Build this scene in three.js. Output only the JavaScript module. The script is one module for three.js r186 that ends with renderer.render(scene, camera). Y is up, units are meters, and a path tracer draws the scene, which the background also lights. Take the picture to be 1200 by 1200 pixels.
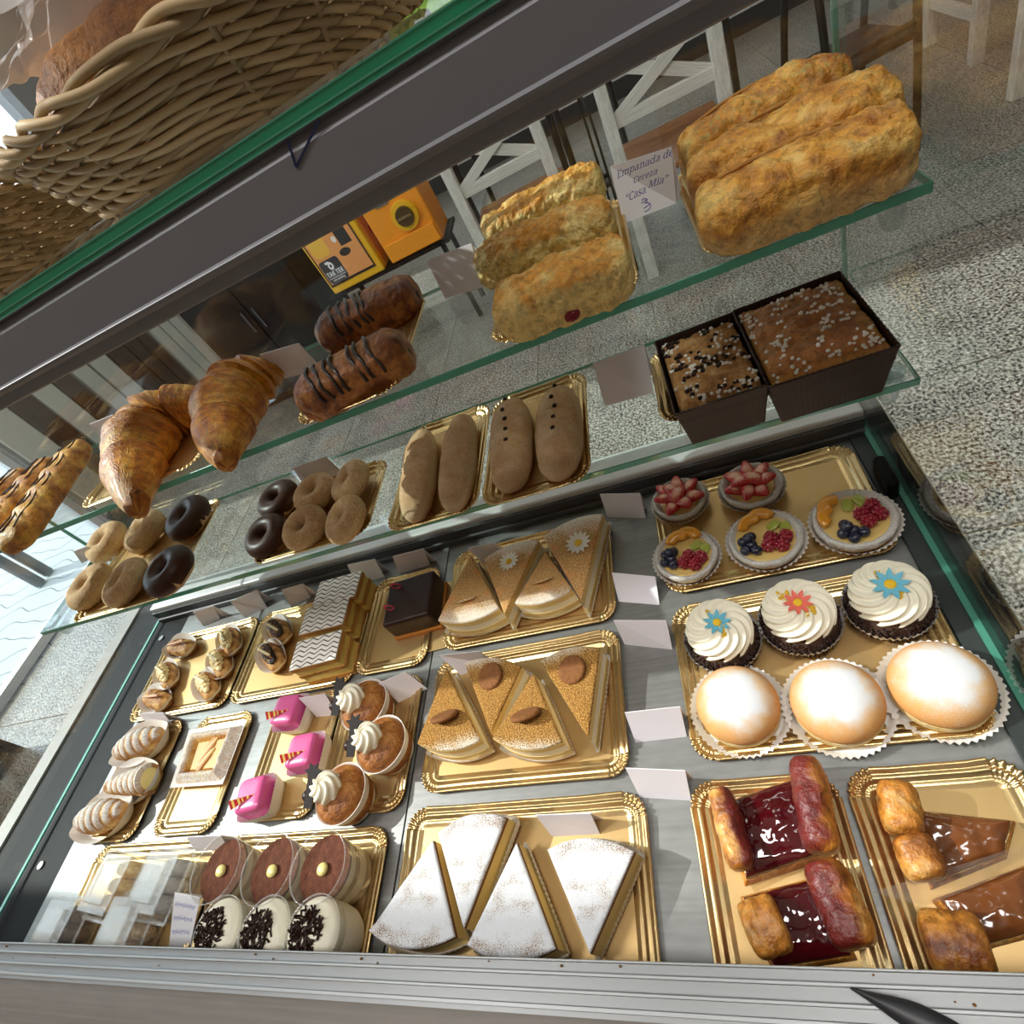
import * as THREE from 'three';
import { mergeGeometries, mergeVertices } from 'three/addons/utils/BufferGeometryUtils.js';
import { RoundedBoxGeometry } from 'three/addons/geometries/RoundedBoxGeometry.js';
import { ImprovedNoise } from 'three/addons/math/ImprovedNoise.js';
import { RectAreaLightUniformsLib } from 'three/addons/lights/RectAreaLightUniformsLib.js';

// ---------- camera, sky, sun, exposure ----------
const scene = new THREE.Scene();
const FOCAL = 654;                                  // in pixels of the 1200 x 1200 frame
const M = [[0.90247553, -0.42748368, -0.05287361], [-0.25160292, -0.6227969, 0.74082386], [-0.34961963, -0.65527225, -0.6696151]];
const EYE = new THREE.Vector3(0, 0.62, 0);
const camera = new THREE.PerspectiveCamera(2 * Math.atan(600 / FOCAL) * 180 / Math.PI, 1, 0.02, 80);
camera.position.copy(EYE);
camera.up.set(-M[1][0], -M[1][1], -M[1][2]);
camera.lookAt(EYE.x + M[2][0], EYE.y + M[2][1], EYE.z + M[2][2]);
scene.add(camera);
const renderer = new THREE.WebGLRenderer({ antialias: true });
renderer.toneMapping = THREE.LinearToneMapping;
renderer.toneMappingExposure = 1.12;
renderer.shadowMap.enabled = true;
RectAreaLightUniformsLib.init();
scene.background = new THREE.Color().setRGB(2.1, 2.35, 2.75);
const sun = new THREE.DirectionalLight(new THREE.Color().setRGB(1, 0.965, 0.92), 4.1);
sun.position.set(-8.2, 7.3, -0.25);
sun.castShadow = true;
sun.shadow.mapSize.set(2048, 2048);
Object.assign(sun.shadow.camera, { left: -6, right: 6, top: 6, bottom: -6, near: 0.5, far: 30 });
scene.add(sun, sun.target);

// ---------- helpers ----------
const PI = Math.PI, V3 = (x, y, z) => new THREE.Vector3(x, y, z), V2 = (x, y) => new THREE.Vector2(x, y);
function P(px, py, y) {                             // photo pixel -> point on the horizontal plane at height y
  const a = px - 600, b = py - 600, d = [0, 1, 2].map(i => M[0][i] * a + M[1][i] * b + M[2][i] * FOCAL);
  const t = (y - EYE.y) / d[1];
  return V3(EYE.x + d[0] * t, y, EYE.z + d[2] * t);
}
let seed = 7;
function rnd() { seed = (seed + 0x6D2B79F5) | 0; let t = Math.imul(seed ^ seed >>> 15, 1 | seed); t = t + Math.imul(t ^ t >>> 7, 61 | t) ^ t; return ((t ^ t >>> 14) >>> 0) / 4294967296; }
const rr = (a, b) => a + (b - a) * rnd();
const perlin = new ImprovedNoise();
const noise = (x, y, z = 0) => perlin.noise(x + 31.7, y + 17.3, z + 5.1);
const fbm = (x, y, z = 0) => noise(x, y, z) + 0.5 * noise(2.1 * x, 2.1 * y, 2.1 * z) + 0.25 * noise(4.3 * x, 4.3 * y, 4.3 * z);
const clamp = (x, a = 0, b = 1) => Math.min(b, Math.max(a, x));
const sstep = (a, b, x) => { const t = clamp((x - a) / (b - a)); return t * t * (3 - 2 * t); };
const lerp = (a, b, t) => a + (b - a) * t;
const hex = h => { const c = new THREE.Color(h); return [c.r, c.g, c.b]; };       // linear
const mix = (a, b, t) => [lerp(a[0], b[0], t), lerp(a[1], b[1], t), lerp(a[2], b[2], t)];
const spow = (x, e) => Math.sign(x) * Math.pow(Math.abs(x), e);
const taken = {};
function numbered(n) { const k = taken[n] = (taken[n] ?? -1) + 1; return k ? `${n}_${String(k).padStart(3, '0')}` : n; }
function tag(o, label, category, group, kind) { if (label) o.userData.label = label; if (category) o.userData.category = category; if (group) o.userData.group = group; if (kind) o.userData.kind = kind; return o; }
function thing(name, label, category, pos = [0, 0, 0], turn = 0, group) {
  const o = new THREE.Group(); o.name = numbered(name); scene.add(o);
  if (pos.isVector3) o.position.copy(pos); else o.position.set(...pos);
  o.rotation.y = turn; return tag(o, label, category, group);
}
function part(parent, name, geo, mat, pos, rot) {
  const m = new THREE.Mesh(Array.isArray(geo) ? mergeGeometries(geo) : geo, mat); m.name = name; m.castShadow = m.receiveShadow = true;
  if (pos) m.position.set(...(pos.isVector3 ? pos.toArray() : pos)); if (rot) m.rotation.set(...rot);
  parent.add(m); return m;
}
function struct(name, geo, mat, pos, rot) { const m = part(scene, name, geo, mat, pos, rot); m.userData.kind = 'structure'; return m; }
const stuff = m => { m.userData.kind = 'stuff'; return m; };
const strip = g => { const r = g.index ? g.toNonIndexed() : g; for (const k of Object.keys(r.attributes)) if (!['position', 'normal', 'color'].includes(k)) r.deleteAttribute(k); return r; };
const box = (w, h, d, r = 0) => r ? new RoundedBoxGeometry(w, h, d, 2, Math.min(r, w / 2.01, h / 2.01, d / 2.01)) : new THREE.BoxGeometry(w, h, d);
// grid surface: fn(u, v) -> [x, y, z]; smooth across seams; optional vertex colours col(x, y, z, u, v)
function surf(nu, nv, fn, o = {}) {
  const pos = [], uv = [], idx = [], col = [];
  for (let i = 0; i <= nu; i++) for (let j = 0; j <= nv; j++) {
    const u = i / nu, v = j / nv, p = fn(u, v); pos.push(...p); uv.push(u, v);
    if (o.col) col.push(...o.col(p[0], p[1], p[2], u, v));
  }
  for (let i = 0; i < nu; i++) for (let j = 0; j < nv; j++) {
    const a = i * (nv + 1) + j, b = a + nv + 1;
    idx.push(a, a + 1, b, b, a + 1, b + 1);
  }
  let vol = 0;                                      // turn the faces outward
  for (let i = 0; i < idx.length; i += 3) { const [a, b, c] = [idx[i] * 3, idx[i + 1] * 3, idx[i + 2] * 3]; vol += pos[a] * (pos[b + 1] * pos[c + 2] - pos[b + 2] * pos[c + 1]) + pos[a + 1] * (pos[b + 2] * pos[c] - pos[b] * pos[c + 2]) + pos[a + 2] * (pos[b] * pos[c + 1] - pos[b + 1] * pos[c]); }
  if (vol < 0) for (let i = 0; i < idx.length; i += 3) [idx[i + 1], idx[i + 2]] = [idx[i + 2], idx[i + 1]];
  let g = new THREE.BufferGeometry();
  g.setAttribute('position', new THREE.Float32BufferAttribute(pos, 3));
  if (!o.uv) {                                      // texture coordinates in units of 5 cm
    const at = (i, j) => { const k = (i * (nv + 1) + j) * 3; return [pos[k], pos[k + 1], pos[k + 2]]; }, dist = (a, b) => Math.hypot(a[0] - b[0], a[1] - b[1], a[2] - b[2]);
    let su = 0, sv = 0; const jm = Math.round(nv * 0.3), im = Math.round(nu * 0.5);
    for (let i = 0; i < nu; i++) su += dist(at(i, jm), at(i + 1, jm)); for (let j = 0; j < nv; j++) sv += dist(at(im, j), at(im, j + 1));
    for (let k = 0; k < uv.length; k += 2) { uv[k] *= su / 0.05; uv[k + 1] *= sv / 0.05; }
  }
  g.setAttribute('uv', new THREE.Float32BufferAttribute(uv, 2));
  if (o.col) g.setAttribute('color', new THREE.Float32BufferAttribute(col, 3));
  g.setIndex(idx);
  g.computeVertexNormals();
  if (!o.uv) {                                      // smooth across the seam and at the poles
    const n = g.attributes.normal, sum = new Map(), key = i => `${Math.round(pos[i * 3] * 1e6)},${Math.round(pos[i * 3 + 1] * 1e6)},${Math.round(pos[i * 3 + 2] * 1e6)}`, keys = [];
    for (let i = 0; i < n.count; i++) { const k = keys[i] = key(i), s = sum.get(k) || [0, 0, 0]; s[0] += n.getX(i); s[1] += n.getY(i); s[2] += n.getZ(i); sum.set(k, s); }
    for (let i = 0; i < n.count; i++) { const s = sum.get(keys[i]), l = Math.hypot(...s) || 1; n.setXYZ(i, s[0] / l, s[1] / l, s[2] / l); }
  }
  return g;
}
// closed rounded body: length along x, flat underside at y = 0
function blob(L, H, W, o = {}) {
  const { e1 = 0.8, e2 = 0.9, flat = 0.55, nu = 40, nv = 36, disp, bend } = o;
  const even = (f, a, b) => { const n = 600, q = [[0, a]]; let p = f(a), s = 0; for (let i = 1; i <= n; i++) { const t = lerp(a, b, i / n), c = f(t); s += Math.hypot(c[0] - p[0], c[1] - p[1]); q.push([s, t]); p = c; } return w => { let lo = 0, hi = n; const g = w * s; while (hi - lo > 1) { const m = (lo + hi) >> 1; q[m][0] <= g ? lo = m : hi = m; } const d = q[hi][0] - q[lo][0]; return lerp(q[lo][1], q[hi][1], d ? clamp((g - q[lo][0]) / d) : 0); }; };
  const T = even(t => [spow(Math.cos(t), e1) * L / 2, spow(Math.sin(t), e1) * (W + H) / 4], 0, PI), F2 = even(t => [spow(Math.cos(t), e2) * W / 2, spow(Math.sin(t), e2) * H / 2], 0, 2 * PI);
  return surf(nu, nv, (u, v) => {
    const th = T(u), ph = v === 1 ? 0 : F2(v), r = u === 0 || u === 1 ? 0 : spow(Math.sin(th), e1);
    let x = spow(Math.cos(th), e1) * L / 2, y = r * spow(Math.sin(ph), e2) * H / 2, z = r * spow(Math.cos(ph), e2) * W / 2;
    if (disp) { const k = disp(x, y, z, u, v), n = Math.hypot(y / H, z / W) || 1; y += k * (y / H) / n; z += k * (z / W) / n; x += k * 0.5 * Math.sign(x) * (1 - r); }
    if (y < -H / 2 * flat) y = -H / 2 * flat + (y + H / 2 * flat) * 0.08;
    y += H / 2 * flat; if (bend) [x, y, z] = bend(x, y, z);
    return [x, y, z];
  }, { col: o.col, flip: !o.noflip });
}
// body of revolution from a profile [[r, y], ...] (bottom to top, smooth)
function lathe(pts, seg = 40, o = {}) {
  const n = o.n || pts.length * 5, c = new THREE.CatmullRomCurve3(pts.map(p => V3(p[0], p[1], 0)), false, 'centripetal');
  const q = o.sharp ? pts.map(p => V3(p[0], p[1], 0)) : c.getPoints(n);
  return surf(q.length - 1, seg, (u, v) => {
    const p = q[Math.round(u * (q.length - 1))], a = (v % 1) * 2 * PI; let r = Math.max(p.x, 0), y = p.y;
    if (o.rad) r *= o.rad(a, u, y); if (o.lift) y += o.lift(a, u, r);
    return [r * Math.cos(a), y, r * Math.sin(a)];
  }, { col: o.col, uv: o.uv, flip: false });
}
function tube(pts, r, o = {}) {
  const c = new THREE.CatmullRomCurve3(pts.map(p => p.isVector3 ? p : V3(...p)), !!o.closed, 'centripetal');
  return new THREE.TubeGeometry(c, o.n || pts.length * 6, r, o.m || 6, !!o.closed);
}
// prism over a ring of Vector2 (x, z) from y0 to y1
function prism(ring, y0, y1, uvf) {
  if (THREE.ShapeUtils.area(ring) < 0) ring = ring.slice().reverse();
  const tris = THREE.ShapeUtils.triangulateShape(ring, []), pos = [], uv = [];
  const put = (p, y) => { pos.push(p.x, y, p.y); const t = uvf ? uvf(p.x, p.y, y) : [p.x * 10, p.y * 10]; uv.push(...t); };
  for (const [a, b, c] of tris) { put(ring[a], y1); put(ring[c], y1); put(ring[b], y1); put(ring[a], y0); put(ring[b], y0); put(ring[c], y0); }
  for (let i = 0; i < ring.length; i++) { const a = ring[i], b = ring[(i + 1) % ring.length]; put(a, y0); put(a, y1); put(b, y1); put(a, y0); put(b, y1); put(b, y0); }
  const g = new THREE.BufferGeometry(); g.setAttribute('position', new THREE.Float32BufferAttribute(pos, 3)); g.setAttribute('uv', new THREE.Float32BufferAttribute(uv, 2));
  g.computeVertexNormals(); return g;
}
function place(g, p = [0, 0, 0], r = [0, 0, 0], s = [1, 1, 1]) { return g.applyMatrix4(new THREE.Matrix4().compose(V3(...p), new THREE.Quaternion().setFromEuler(new THREE.Euler(...r)), V3(...s))); }
function flatten(g, c) { const n = g.attributes.position.count, a = new Float32Array(n * 3); for (let i = 0; i < n; i++) a.set(c, i * 3); g.setAttribute('color', new THREE.BufferAttribute(a, 3)); return g; }
function span(a, b, y) { const p = P(...a, y), q = P(...b, y), d = q.clone().sub(p); return { c: p.clone().add(q).multiplyScalar(0.5), L: d.length(), turn: -Math.atan2(d.z, d.x) }; }

// ---------- textures and materials ----------
function dataTex(n, fn, o = {}) {
  const m = o.m || n, a = new Uint8Array(n * m * 4);
  for (let j = 0; j < m; j++) for (let i = 0; i < n; i++) { const c = fn(i / n, j / m, i, j), k = (j * n + i) * 4; a[k] = clamp(c[0], 0, 255); a[k + 1] = clamp(c[1], 0, 255); a[k + 2] = clamp(c[2], 0, 255); a[k + 3] = 255; }
  const t = new THREE.DataTexture(a, n, m, THREE.RGBAFormat); t.magFilter = THREE.LinearFilter; t.minFilter = THREE.LinearMipmapLinearFilter; t.generateMipmaps = true;
  t.wrapS = t.wrapT = THREE.RepeatWrapping; if (!o.linear) t.colorSpace = THREE.SRGBColorSpace; t.needsUpdate = true; return t;
}
function canvasTex(w, h, draw) { const c = document.createElement('canvas'); c.width = w; c.height = h; draw(c.getContext('2d'), w, h); const t = new THREE.CanvasTexture(c); t.colorSpace = THREE.SRGBColorSpace; t.wrapS = t.wrapT = THREE.RepeatWrapping; return t; }
const S3 = (a, b, t) => [lerp(a[0], b[0], t), lerp(a[1], b[1], t), lerp(a[2], b[2], t)];
const std = o => new THREE.MeshStandardMaterial({ roughness: 0.6, ...o });
const phy = o => new THREE.MeshPhysicalMaterial({ roughness: 0.5, ...o });
const white = (n) => [n, n, n];
const doughBump = dataTex(256, (u, v) => white(128 + 70 * fbm(u * 24, v * 24)), { linear: true });
const grainMap = (k, amp, f, spk = 0, mid = 240) => dataTex(256, (u, v) => { const w = (x, y, s) => { const a = noise(u * x, v * y, s), b = noise((u - 1) * x, v * y, s), c = noise(u * x, (v - 1) * y, s), d = noise((u - 1) * x, (v - 1) * y, s); return lerp(lerp(a, b, u), lerp(c, d, u), v); }; const g = 1.3 * w(f, f, k) + w(f * 2.3, f * 2.3, k + 2) + 0.8 * w(f * 5, f * 5, k + 5), s = spk && w(60, 60, k + 8) > 0.22 ? spk : 0; return white(mid + amp * g + s); });
const gr = { crust: grainMap(1, 45, 8), flake: grainMap(3, 55, 6), sugar: grainMap(5, 70, 26, 20, 252), fine: grainMap(7, 45, 20) };
const bm = { crust: dataTex(256, (u, v) => white(128 + 90 * fbm(u * 14, v * 14, 2)), { linear: true }), flake: dataTex(256, (u, v) => white(128 + 120 * Math.abs(fbm(u * 9, v * 9, 5)) - 60 * Math.abs(noise(u * 40, v * 40, 1))), { linear: true }), sugar: dataTex(256, (u, v) => white(128 + 100 * noise(u * 70, v * 70, 3)), { linear: true }) };
const MT = {
  dough: std({ vertexColors: true, roughness: 0.6, map: gr.crust, bumpMap: bm.crust, bumpScale: 0.0012 }),
  flake: std({ vertexColors: true, roughness: 0.5, map: gr.flake, bumpMap: bm.flake, bumpScale: 0.002 }),
  sugared: std({ vertexColors: true, roughness: 0.92, map: gr.sugar, bumpMap: bm.sugar, bumpScale: 0.0012 }),
  doughGloss: phy({ vertexColors: true, roughness: 0.45, clearcoat: 0.22, clearcoatRoughness: 0.3, map: gr.flake, bumpMap: bm.flake, bumpScale: 0.0013 }),
  matte: std({ vertexColors: true, roughness: 0.9, map: gr.fine, bumpMap: bm.sugar, bumpScale: 0.001 }),
  gold: phy({ color: '#d6b985', metalness: 0.9, roughness: 0.25, side: THREE.DoubleSide }),
  goldFlat: phy({ color: '#cdac76', metalness: 0.8, roughness: 0.4, side: THREE.DoubleSide }),
  paper: std({ color: '#f3f0ec', roughness: 0.9, side: THREE.DoubleSide }),
  card: std({ color: '#eeeaf2', roughness: 0.85, side: THREE.DoubleSide }),
  cream: phy({ color: '#f7f0da', roughness: 0.55, sheen: 0.2 }),
  choc: phy({ color: '#2f1a13', roughness: 0.4, clearcoat: 0.1, clearcoatRoughness: 0.25, specularIntensity: 0.5 }),
  chocMatte: std({ color: '#331d15', roughness: 0.6 }),
  drizzle: phy({ color: '#33221c', roughness: 0.35, clearcoat: 0.4 }),
  sugar: std({ color: '#f6f4ef', roughness: 0.95 }),
  pane: phy({ color: '#fafdfc', roughness: 0, transmission: 1, thickness: 0, ior: 1.5 }),
  edge: phy({ color: '#5cb59c', roughness: 0.2, clearcoat: 1, clearcoatRoughness: 0.05, transmission: 0.25, thickness: 0 }),
  edgeDeep: phy({ color: '#2aa57c', roughness: 0.08, clearcoat: 1, clearcoatRoughness: 0.02, transmission: 0.35, thickness: 0 }),
  acrylic: phy({ color: '#e9eff0', roughness: 0.06, transmission: 0.85, thickness: 0, ior: 1.49 }),
  plastic: phy({ color: '#f6f6f4', roughness: 0.06, transmission: 0.84, thickness: 0, ior: 1.5 }),
  alu: std({ color: '#8f9192', metalness: 0.6, roughness: 0.42 }),
  aluWhite: std({ color: '#d6d8d8', metalness: 0.3, roughness: 0.4 }),
  aluDark: std({ color: '#5d5d5f', metalness: 0.5, roughness: 0.45 }),
  beam: std({ color: '#55555a', metalness: 0.2, roughness: 0.5 }),
  black: phy({ color: '#0a0b0b', roughness: 0.6, specularIntensity: 0.35 }),
  blackTube: std({ color: '#1d1a19', roughness: 0.4, metalness: 0.4 }),
};
// ---------- room ----------
const FY = -0.82, XW = -3.7, ZF = -6.4, XR = 4.6, ZB = 1.7, CY = 3.95;
const speckle = k => dataTex(1024, (u, v, i, j) => {
  const a = noise(u * 64 + k * 9, v * 64, k), b = noise(u * 150, v * 150 + k * 7, k + 3), c = fbm(u * 6 + k, v * 6, k);
  let g = 158 + 120 * a + 90 * b + 14 * c; g = g < 132 ? g - 34 : g + 14; return [g * 1.0, g * 0.99, g * 0.96];
});
const tileMats = [0, 1].map(k => phy({ map: speckle(k), color: '#cdcbc6', roughness: 0.3 }));
struct('floor', box(XR - XW, 0.1, ZB - ZF), std({ color: '#b1a58c', roughness: 0.9 }), [(XR + XW) / 2, FY - 0.056, (ZB + ZF) / 2]);
{
  const floor = scene.getObjectByName('floor'), s = 0.6, g = box(s - 0.004, 0.02, s - 0.004, 0.0015);
  for (let x = XW + 0.02; x < 2.6; x += s) for (let z = ZF + 0.04; z < ZB - 0.5; z += s) {
    const i = Math.round((x - XW) / s), j = Math.round((z - ZF) / s);
    part(floor, 'tile', g, tileMats[(i * 7 + j * 3) % 2], [x + s / 2 - (XR + XW) / 2, 0.046, z + s / 2 - (ZB + ZF) / 2], [0, ((i * 5 + j * 11) % 4) * PI / 2, 0]);
  }
}
// outside pavement with incised waves
const waveTex = canvasTex(1024, 1024, (c, w, h) => {
  c.fillStyle = '#a9adae'; c.fillRect(0, 0, w, h); c.strokeStyle = '#4f595d'; c.lineWidth = 7;
  for (let k = -1; k < 8; k++) { c.beginPath(); for (let y = 0; y <= h; y += 8) { const x = (k + 0.5) * w / 7 + 34 * Math.sin(y / h * 4 * PI + (k % 2) * 1.5) + 14 * Math.sin(y / h * 8 * PI + k); y ? c.lineTo(x, y) : c.moveTo(x, y); } c.stroke(); }
  c.lineWidth = 5; c.strokeStyle = '#7f888b'; for (const y of [0, h / 2]) { c.beginPath(); c.moveTo(0, y + 3); c.lineTo(w, y + 3); c.stroke(); }
});
waveTex.repeat.set(14, 12);
struct('ground_outside', new THREE.PlaneGeometry(12, 14), std({ map: waveTex, roughness: 0.9 }), [XW - 6.05, FY - 0.012, -2.5], [-PI / 2, 0, PI / 2]);
const plaster = std({ color: '#e9e4da', roughness: 0.9 }), wood = (a, b, k, f = 14) => dataTex(256, (u, v) => { const n = fbm(u * 3 + k, v * f * 2, k), m = noise(u * 10, v * f * 9, k + 2); return S3(a, b, clamp(0.5 + 0.5 * n + 0.25 * m)); });
struct('ceiling', box(XR - XW + 0.4, 0.1, ZB - ZF + 0.4), plaster, [(XR + XW) / 2, CY + 0.05, (ZB + ZF) / 2]);
struct('wall_right', box(0.15, CY - FY, ZB - ZF), std({ color: '#93836f', roughness: 0.8 }), [XR + 0.075, (CY + FY) / 2, (ZB + ZF) / 2]);
struct('wall_back', box(XR - XW + 0.3, CY - FY, 0.15), std({ color: '#8d7c6d', roughness: 0.8 }), [(XR + XW) / 2, (CY + FY) / 2, ZB + 0.075]);
// far wall: dark skirting, white boards, a window to the greenery
function wallBox(name, x0, x1, y0, y1, z0, z1, m) { return struct(name, box(x1 - x0, y1 - y0, z1 - z0), m, [(x0 + x1) / 2, (y0 + y1) / 2, (z0 + z1) / 2]); }
const WX0 = -1.75, WX1 = 0.6, WY0 = 0.28, WY1 = 1.9;
wallBox('wall_far', XW, WX0, FY, CY, ZF - 0.15, ZF, plaster);
wallBox('wall_far_right', WX1, XR, FY, CY, ZF - 0.15, ZF, plaster);
wallBox('wall_far_below', WX0, WX1, FY, WY0, ZF - 0.15, ZF, plaster);
wallBox('wall_far_above', WX0, WX1, WY1, CY, ZF - 0.15, ZF, plaster);
{
  const w = wallBox('window_1', WX0, WX1, WY0, WY1, ZF - 0.09, ZF - 0.084, MT.pane), fm = std({ color: '#d9d2c6', roughness: 0.6 });
  for (const [x, y, ww, hh] of [[0, -0.78, 2.35, 0.08], [0, 0.78, 2.35, 0.08], [-1.15, 0, 0.07, 1.6], [1.15, 0, 0.07, 1.6], [-0.3, 0, 0.1, 1.6], [0.45, 0, 0.06, 1.6]]) part(w, 'window_frame', box(ww, hh, 0.07), fm, [x, y, 0]);
}
const skirt = std({ color: '#2a292b', roughness: 0.45 });
wallBox('baseboard_far', XW, XR, FY, FY + 0.15, ZF, ZF + 0.03, skirt);
{
  const pm = [0, 1].map(k => std({ map: wood([214, 214, 214], [240, 240, 238], k, 3), roughness: 0.7 })), wf = scene.getObjectByName('wall_far_right'), wb = scene.getObjectByName('wall_far_below');
  const g = box(0.136, 1.0, 0.02, 0.004); let k = 0;
  for (let x = -1.7; x < 3; x += 0.14) { const p = part(x < WX1 - 0.1 ? wb : wf, 'board', g, pm[k++ % 2]); p.position.set(x + 0.07, FY + 0.15 + 0.5, ZF + 0.011).sub(p.parent.position); }
}
// left wall: shop window in the middle, timber and white boards beyond it
const SZ0 = -2.28, SZ1 = -0.14, wallGrey = std({ color: '#8b8d8c', roughness: 0.8 });
wallBox('wall_left', XW - 0.15, XW, FY, CY, SZ1, ZB, plaster);
wallBox('wall_left_above', XW - 0.15, XW, 3.85, CY, SZ0, SZ1, plaster);
wallBox('wall_left_far', XW - 0.15, XW, FY, CY, ZF, -4.5, wallGrey);
wallBox('wall_left_middle', XW - 0.15, XW, FY, CY, -3.76, SZ0, wallGrey);
wallBox('wall_left_below', XW - 0.15, XW, FY, 0.8, -4.5, -3.76, wallGrey);
wallBox('wall_left_lintel', XW - 0.15, XW, 3.85, CY, -4.5, -3.76, plaster);
{
  const w = struct('window_2', box(0.006, 3.85 - FY, SZ1 - SZ0), MT.pane, [XW - 0.07, (3.85 + FY) / 2, (SZ0 + SZ1) / 2]), fm = std({ color: '#dfe3e6', roughness: 0.5, metalness: 0.2 });
  for (const [z, d] of [[-1.045, 0.05], [1.045, 0.05]]) part(w, 'window_frame', box(0.06, 4.67, d), fm, [0, 0, z]);
  part(w, 'window_frame', box(0.06, 0.05, 2.14), fm, [0, -2.31, 0]); part(w, 'window_frame', box(0.06, 0.05, 2.14), fm, [0, 2.31, 0]);
  struct('window_3', box(0.006, 3.05, 0.74), MT.pane, [XW - 0.07, 2.325, -4.13]);
  const dk = [0, 1].map(k => std({ map: wood([52, 38, 32], [86, 66, 56], k + 4, 5), roughness: 0.5 })), wt = std({ color: '#c9cbc4', roughness: 0.5 }), wl = scene.getObjectByName('wall_left_middle'), wb2 = scene.getObjectByName('wall_left_below');
  const panels = [[-2.5, -2.3, wt], [-2.67, -2.51, dk[1]], [-2.83, -2.68, wt], [-2.98, -2.84, dk[0]], [-3.13, -3.0, wt], [-3.3, -3.15, wt], [-3.48, -3.32, dk[0]], [-3.62, -3.49, dk[1]], [-3.74, -3.63, dk[0]]];
  for (const [a, b, m] of panels) { const p = part(wl, 'wall_panel', box(0.02, 2.6, b - a - 0.006, 0.003), m); p.position.set(XW + 0.011, 0.65, (a + b) / 2).sub(wl.position); }
  for (let k = 0; k < 6; k++) { const p = part(wb2, 'white_slat', box(0.03, 1.55, 0.1, 0.004), wt); p.position.set(XW + 0.016, 0.0, -3.82 - k * 0.118).sub(wb2.position); }
  wallBox('baseboard_left', XW, XW + 0.025, FY, FY + 0.15, -4.5, SZ0, skirt);
}
// ceiling light panels of the shop
function ceilingLight(x, z, I) {
  const t = thing('ceiling_light', `flat white square panel light ${z > -0.5 ? 'above the counter' : 'above the tables'}`, 'light', [x, CY, z], 0, z > -0.5 ? 'panel lights above the counter' : 'panel lights above the tables');
  part(t, 'frame', box(1.24, 0.03, 0.64, 0.005), MT.aluWhite, [0, -0.016, 0]);
  part(t, 'diffuser', box(1.2, 0.006, 0.6), std({ color: '#ffffff', emissive: '#fff6ea', emissiveIntensity: 2 }), [0, -0.034, 0]);
  const l = new THREE.RectAreaLight(new THREE.Color().setRGB(1, 0.98, 0.95), I, 1.2, 0.6); l.position.set(x, CY - 0.05, z); l.lookAt(x, 0, z); scene.add(l);
}
for (const x of [-2.2, 0.4]) { ceilingLight(x, 0.4, 20); ceilingLight(x, -2.2, 2); ceilingLight(x, -4.6, 1.2); }
ceilingLight(3, -3.2, 1.2);
// trees seen through the far window
function tree(x, z, s) {
  const t = thing('tree', 'bright green leafy tree outside the far shop window', 'tree', [x, FY, z], 0, 'trees outside the far window');
  part(t, 'trunk', tube([[0, 0, 0], [0.05, 1, 0], [0, 2, 0.03]], 0.09), std({ color: '#5a4632', roughness: 0.9 }));
  part(t, 'crown', place(surf(36, 24, (u, v) => { const a = u % 1 * 2 * PI, b = v * PI, k = 1 + 0.25 * fbm(Math.cos(a) * Math.sin(b) * 3, Math.cos(b) * 3, Math.sin(a) * Math.sin(b) * 3); return [k * Math.cos(a) * Math.sin(b), k * Math.cos(b), k * Math.sin(a) * Math.sin(b)]; }, { col: (X, Y, Z) => mix(hex('#5d8a2a'), hex('#a3c04a'), clamp(0.5 + fbm(X * 5, Y * 5, Z * 5))) }), [0, 2.2, 0], [0, 0, 0], [s, s * 0.9, s]), MT.matte);
}
tree(-0.4, -9.5, 1.2); tree(-3, -10.5, 1.3); tree(2.5, -10, 1.2);
struct('ground_far', box(16, 0.04, 8), std({ color: '#b9b4a8', roughness: 0.9 }), [0, FY - 0.03, ZF - 4.2]);

// ---------- furniture beyond the counter ----------
const whiteWood = [0, 1].map(k => std({ map: wood([190, 186, 176], [232, 230, 222], k + 8, 6), roughness: 0.65 }));
const brownWood = std({ map: wood([120, 74, 44], [172, 116, 74], 3, 5), roughness: 0.4 });
function chair(x, z, turn, label) {
  const t = thing('cafe_chair', label, 'chair', [x, FY, z], turn);
  const W = 0.46, D = 0.52, m = whiteWood;
  for (const s of [-1, 1]) {
    part(t, 'rear_leg', box(0.055, 0.98, 0.055, 0.004), m[0], [s * W / 2, 0.49, 0]);
    part(t, 'front_leg', box(0.055, 0.44, 0.055, 0.004), m[1], [s * W / 2, 0.22, -D]);
    part(t, 'side_stretcher', box(0.03, 0.045, D), m[1], [s * W / 2, 0.2, -D / 2]);
    part(t, 'cross_brace', place(box(0.48, 0.045, 0.02), [0, 0, 0], [0, 0, s * 0.46]), m[0], [0, 0.83, s * 0.006]);
  }
  part(t, 'back_rail', box(W, 0.05, 0.03, 0.003), m[0], [0, 0.72, 0]); part(t, 'back_rail', box(W, 0.07, 0.03, 0.003), m[0], [0, 0.94, 0]);
  part(t, 'seat_rail', box(W, 0.05, 0.03), m[1], [0, 0.405, -D]);
  part(t, 'seat', box(W + 0.06, 0.03, D + 0.06, 0.01), brownWood, [0, 0.455, -D / 2 - 0.02]);
}
chair(0.19, -2.87, 0, 'white cross-back wooden chair with brown seat, behind the big golden pasties');
chair(-0.58, -3.0, 0.06, 'white cross-back wooden chair with brown seat, beside the orange vending machine');
chair(1.93, -4.22, PI, 'white wooden chair with thin legs standing on the shadowed floor');
chair(1.62, -2.92, -PI / 2, 'white wooden chair standing nearest the sunlit floor');
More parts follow.
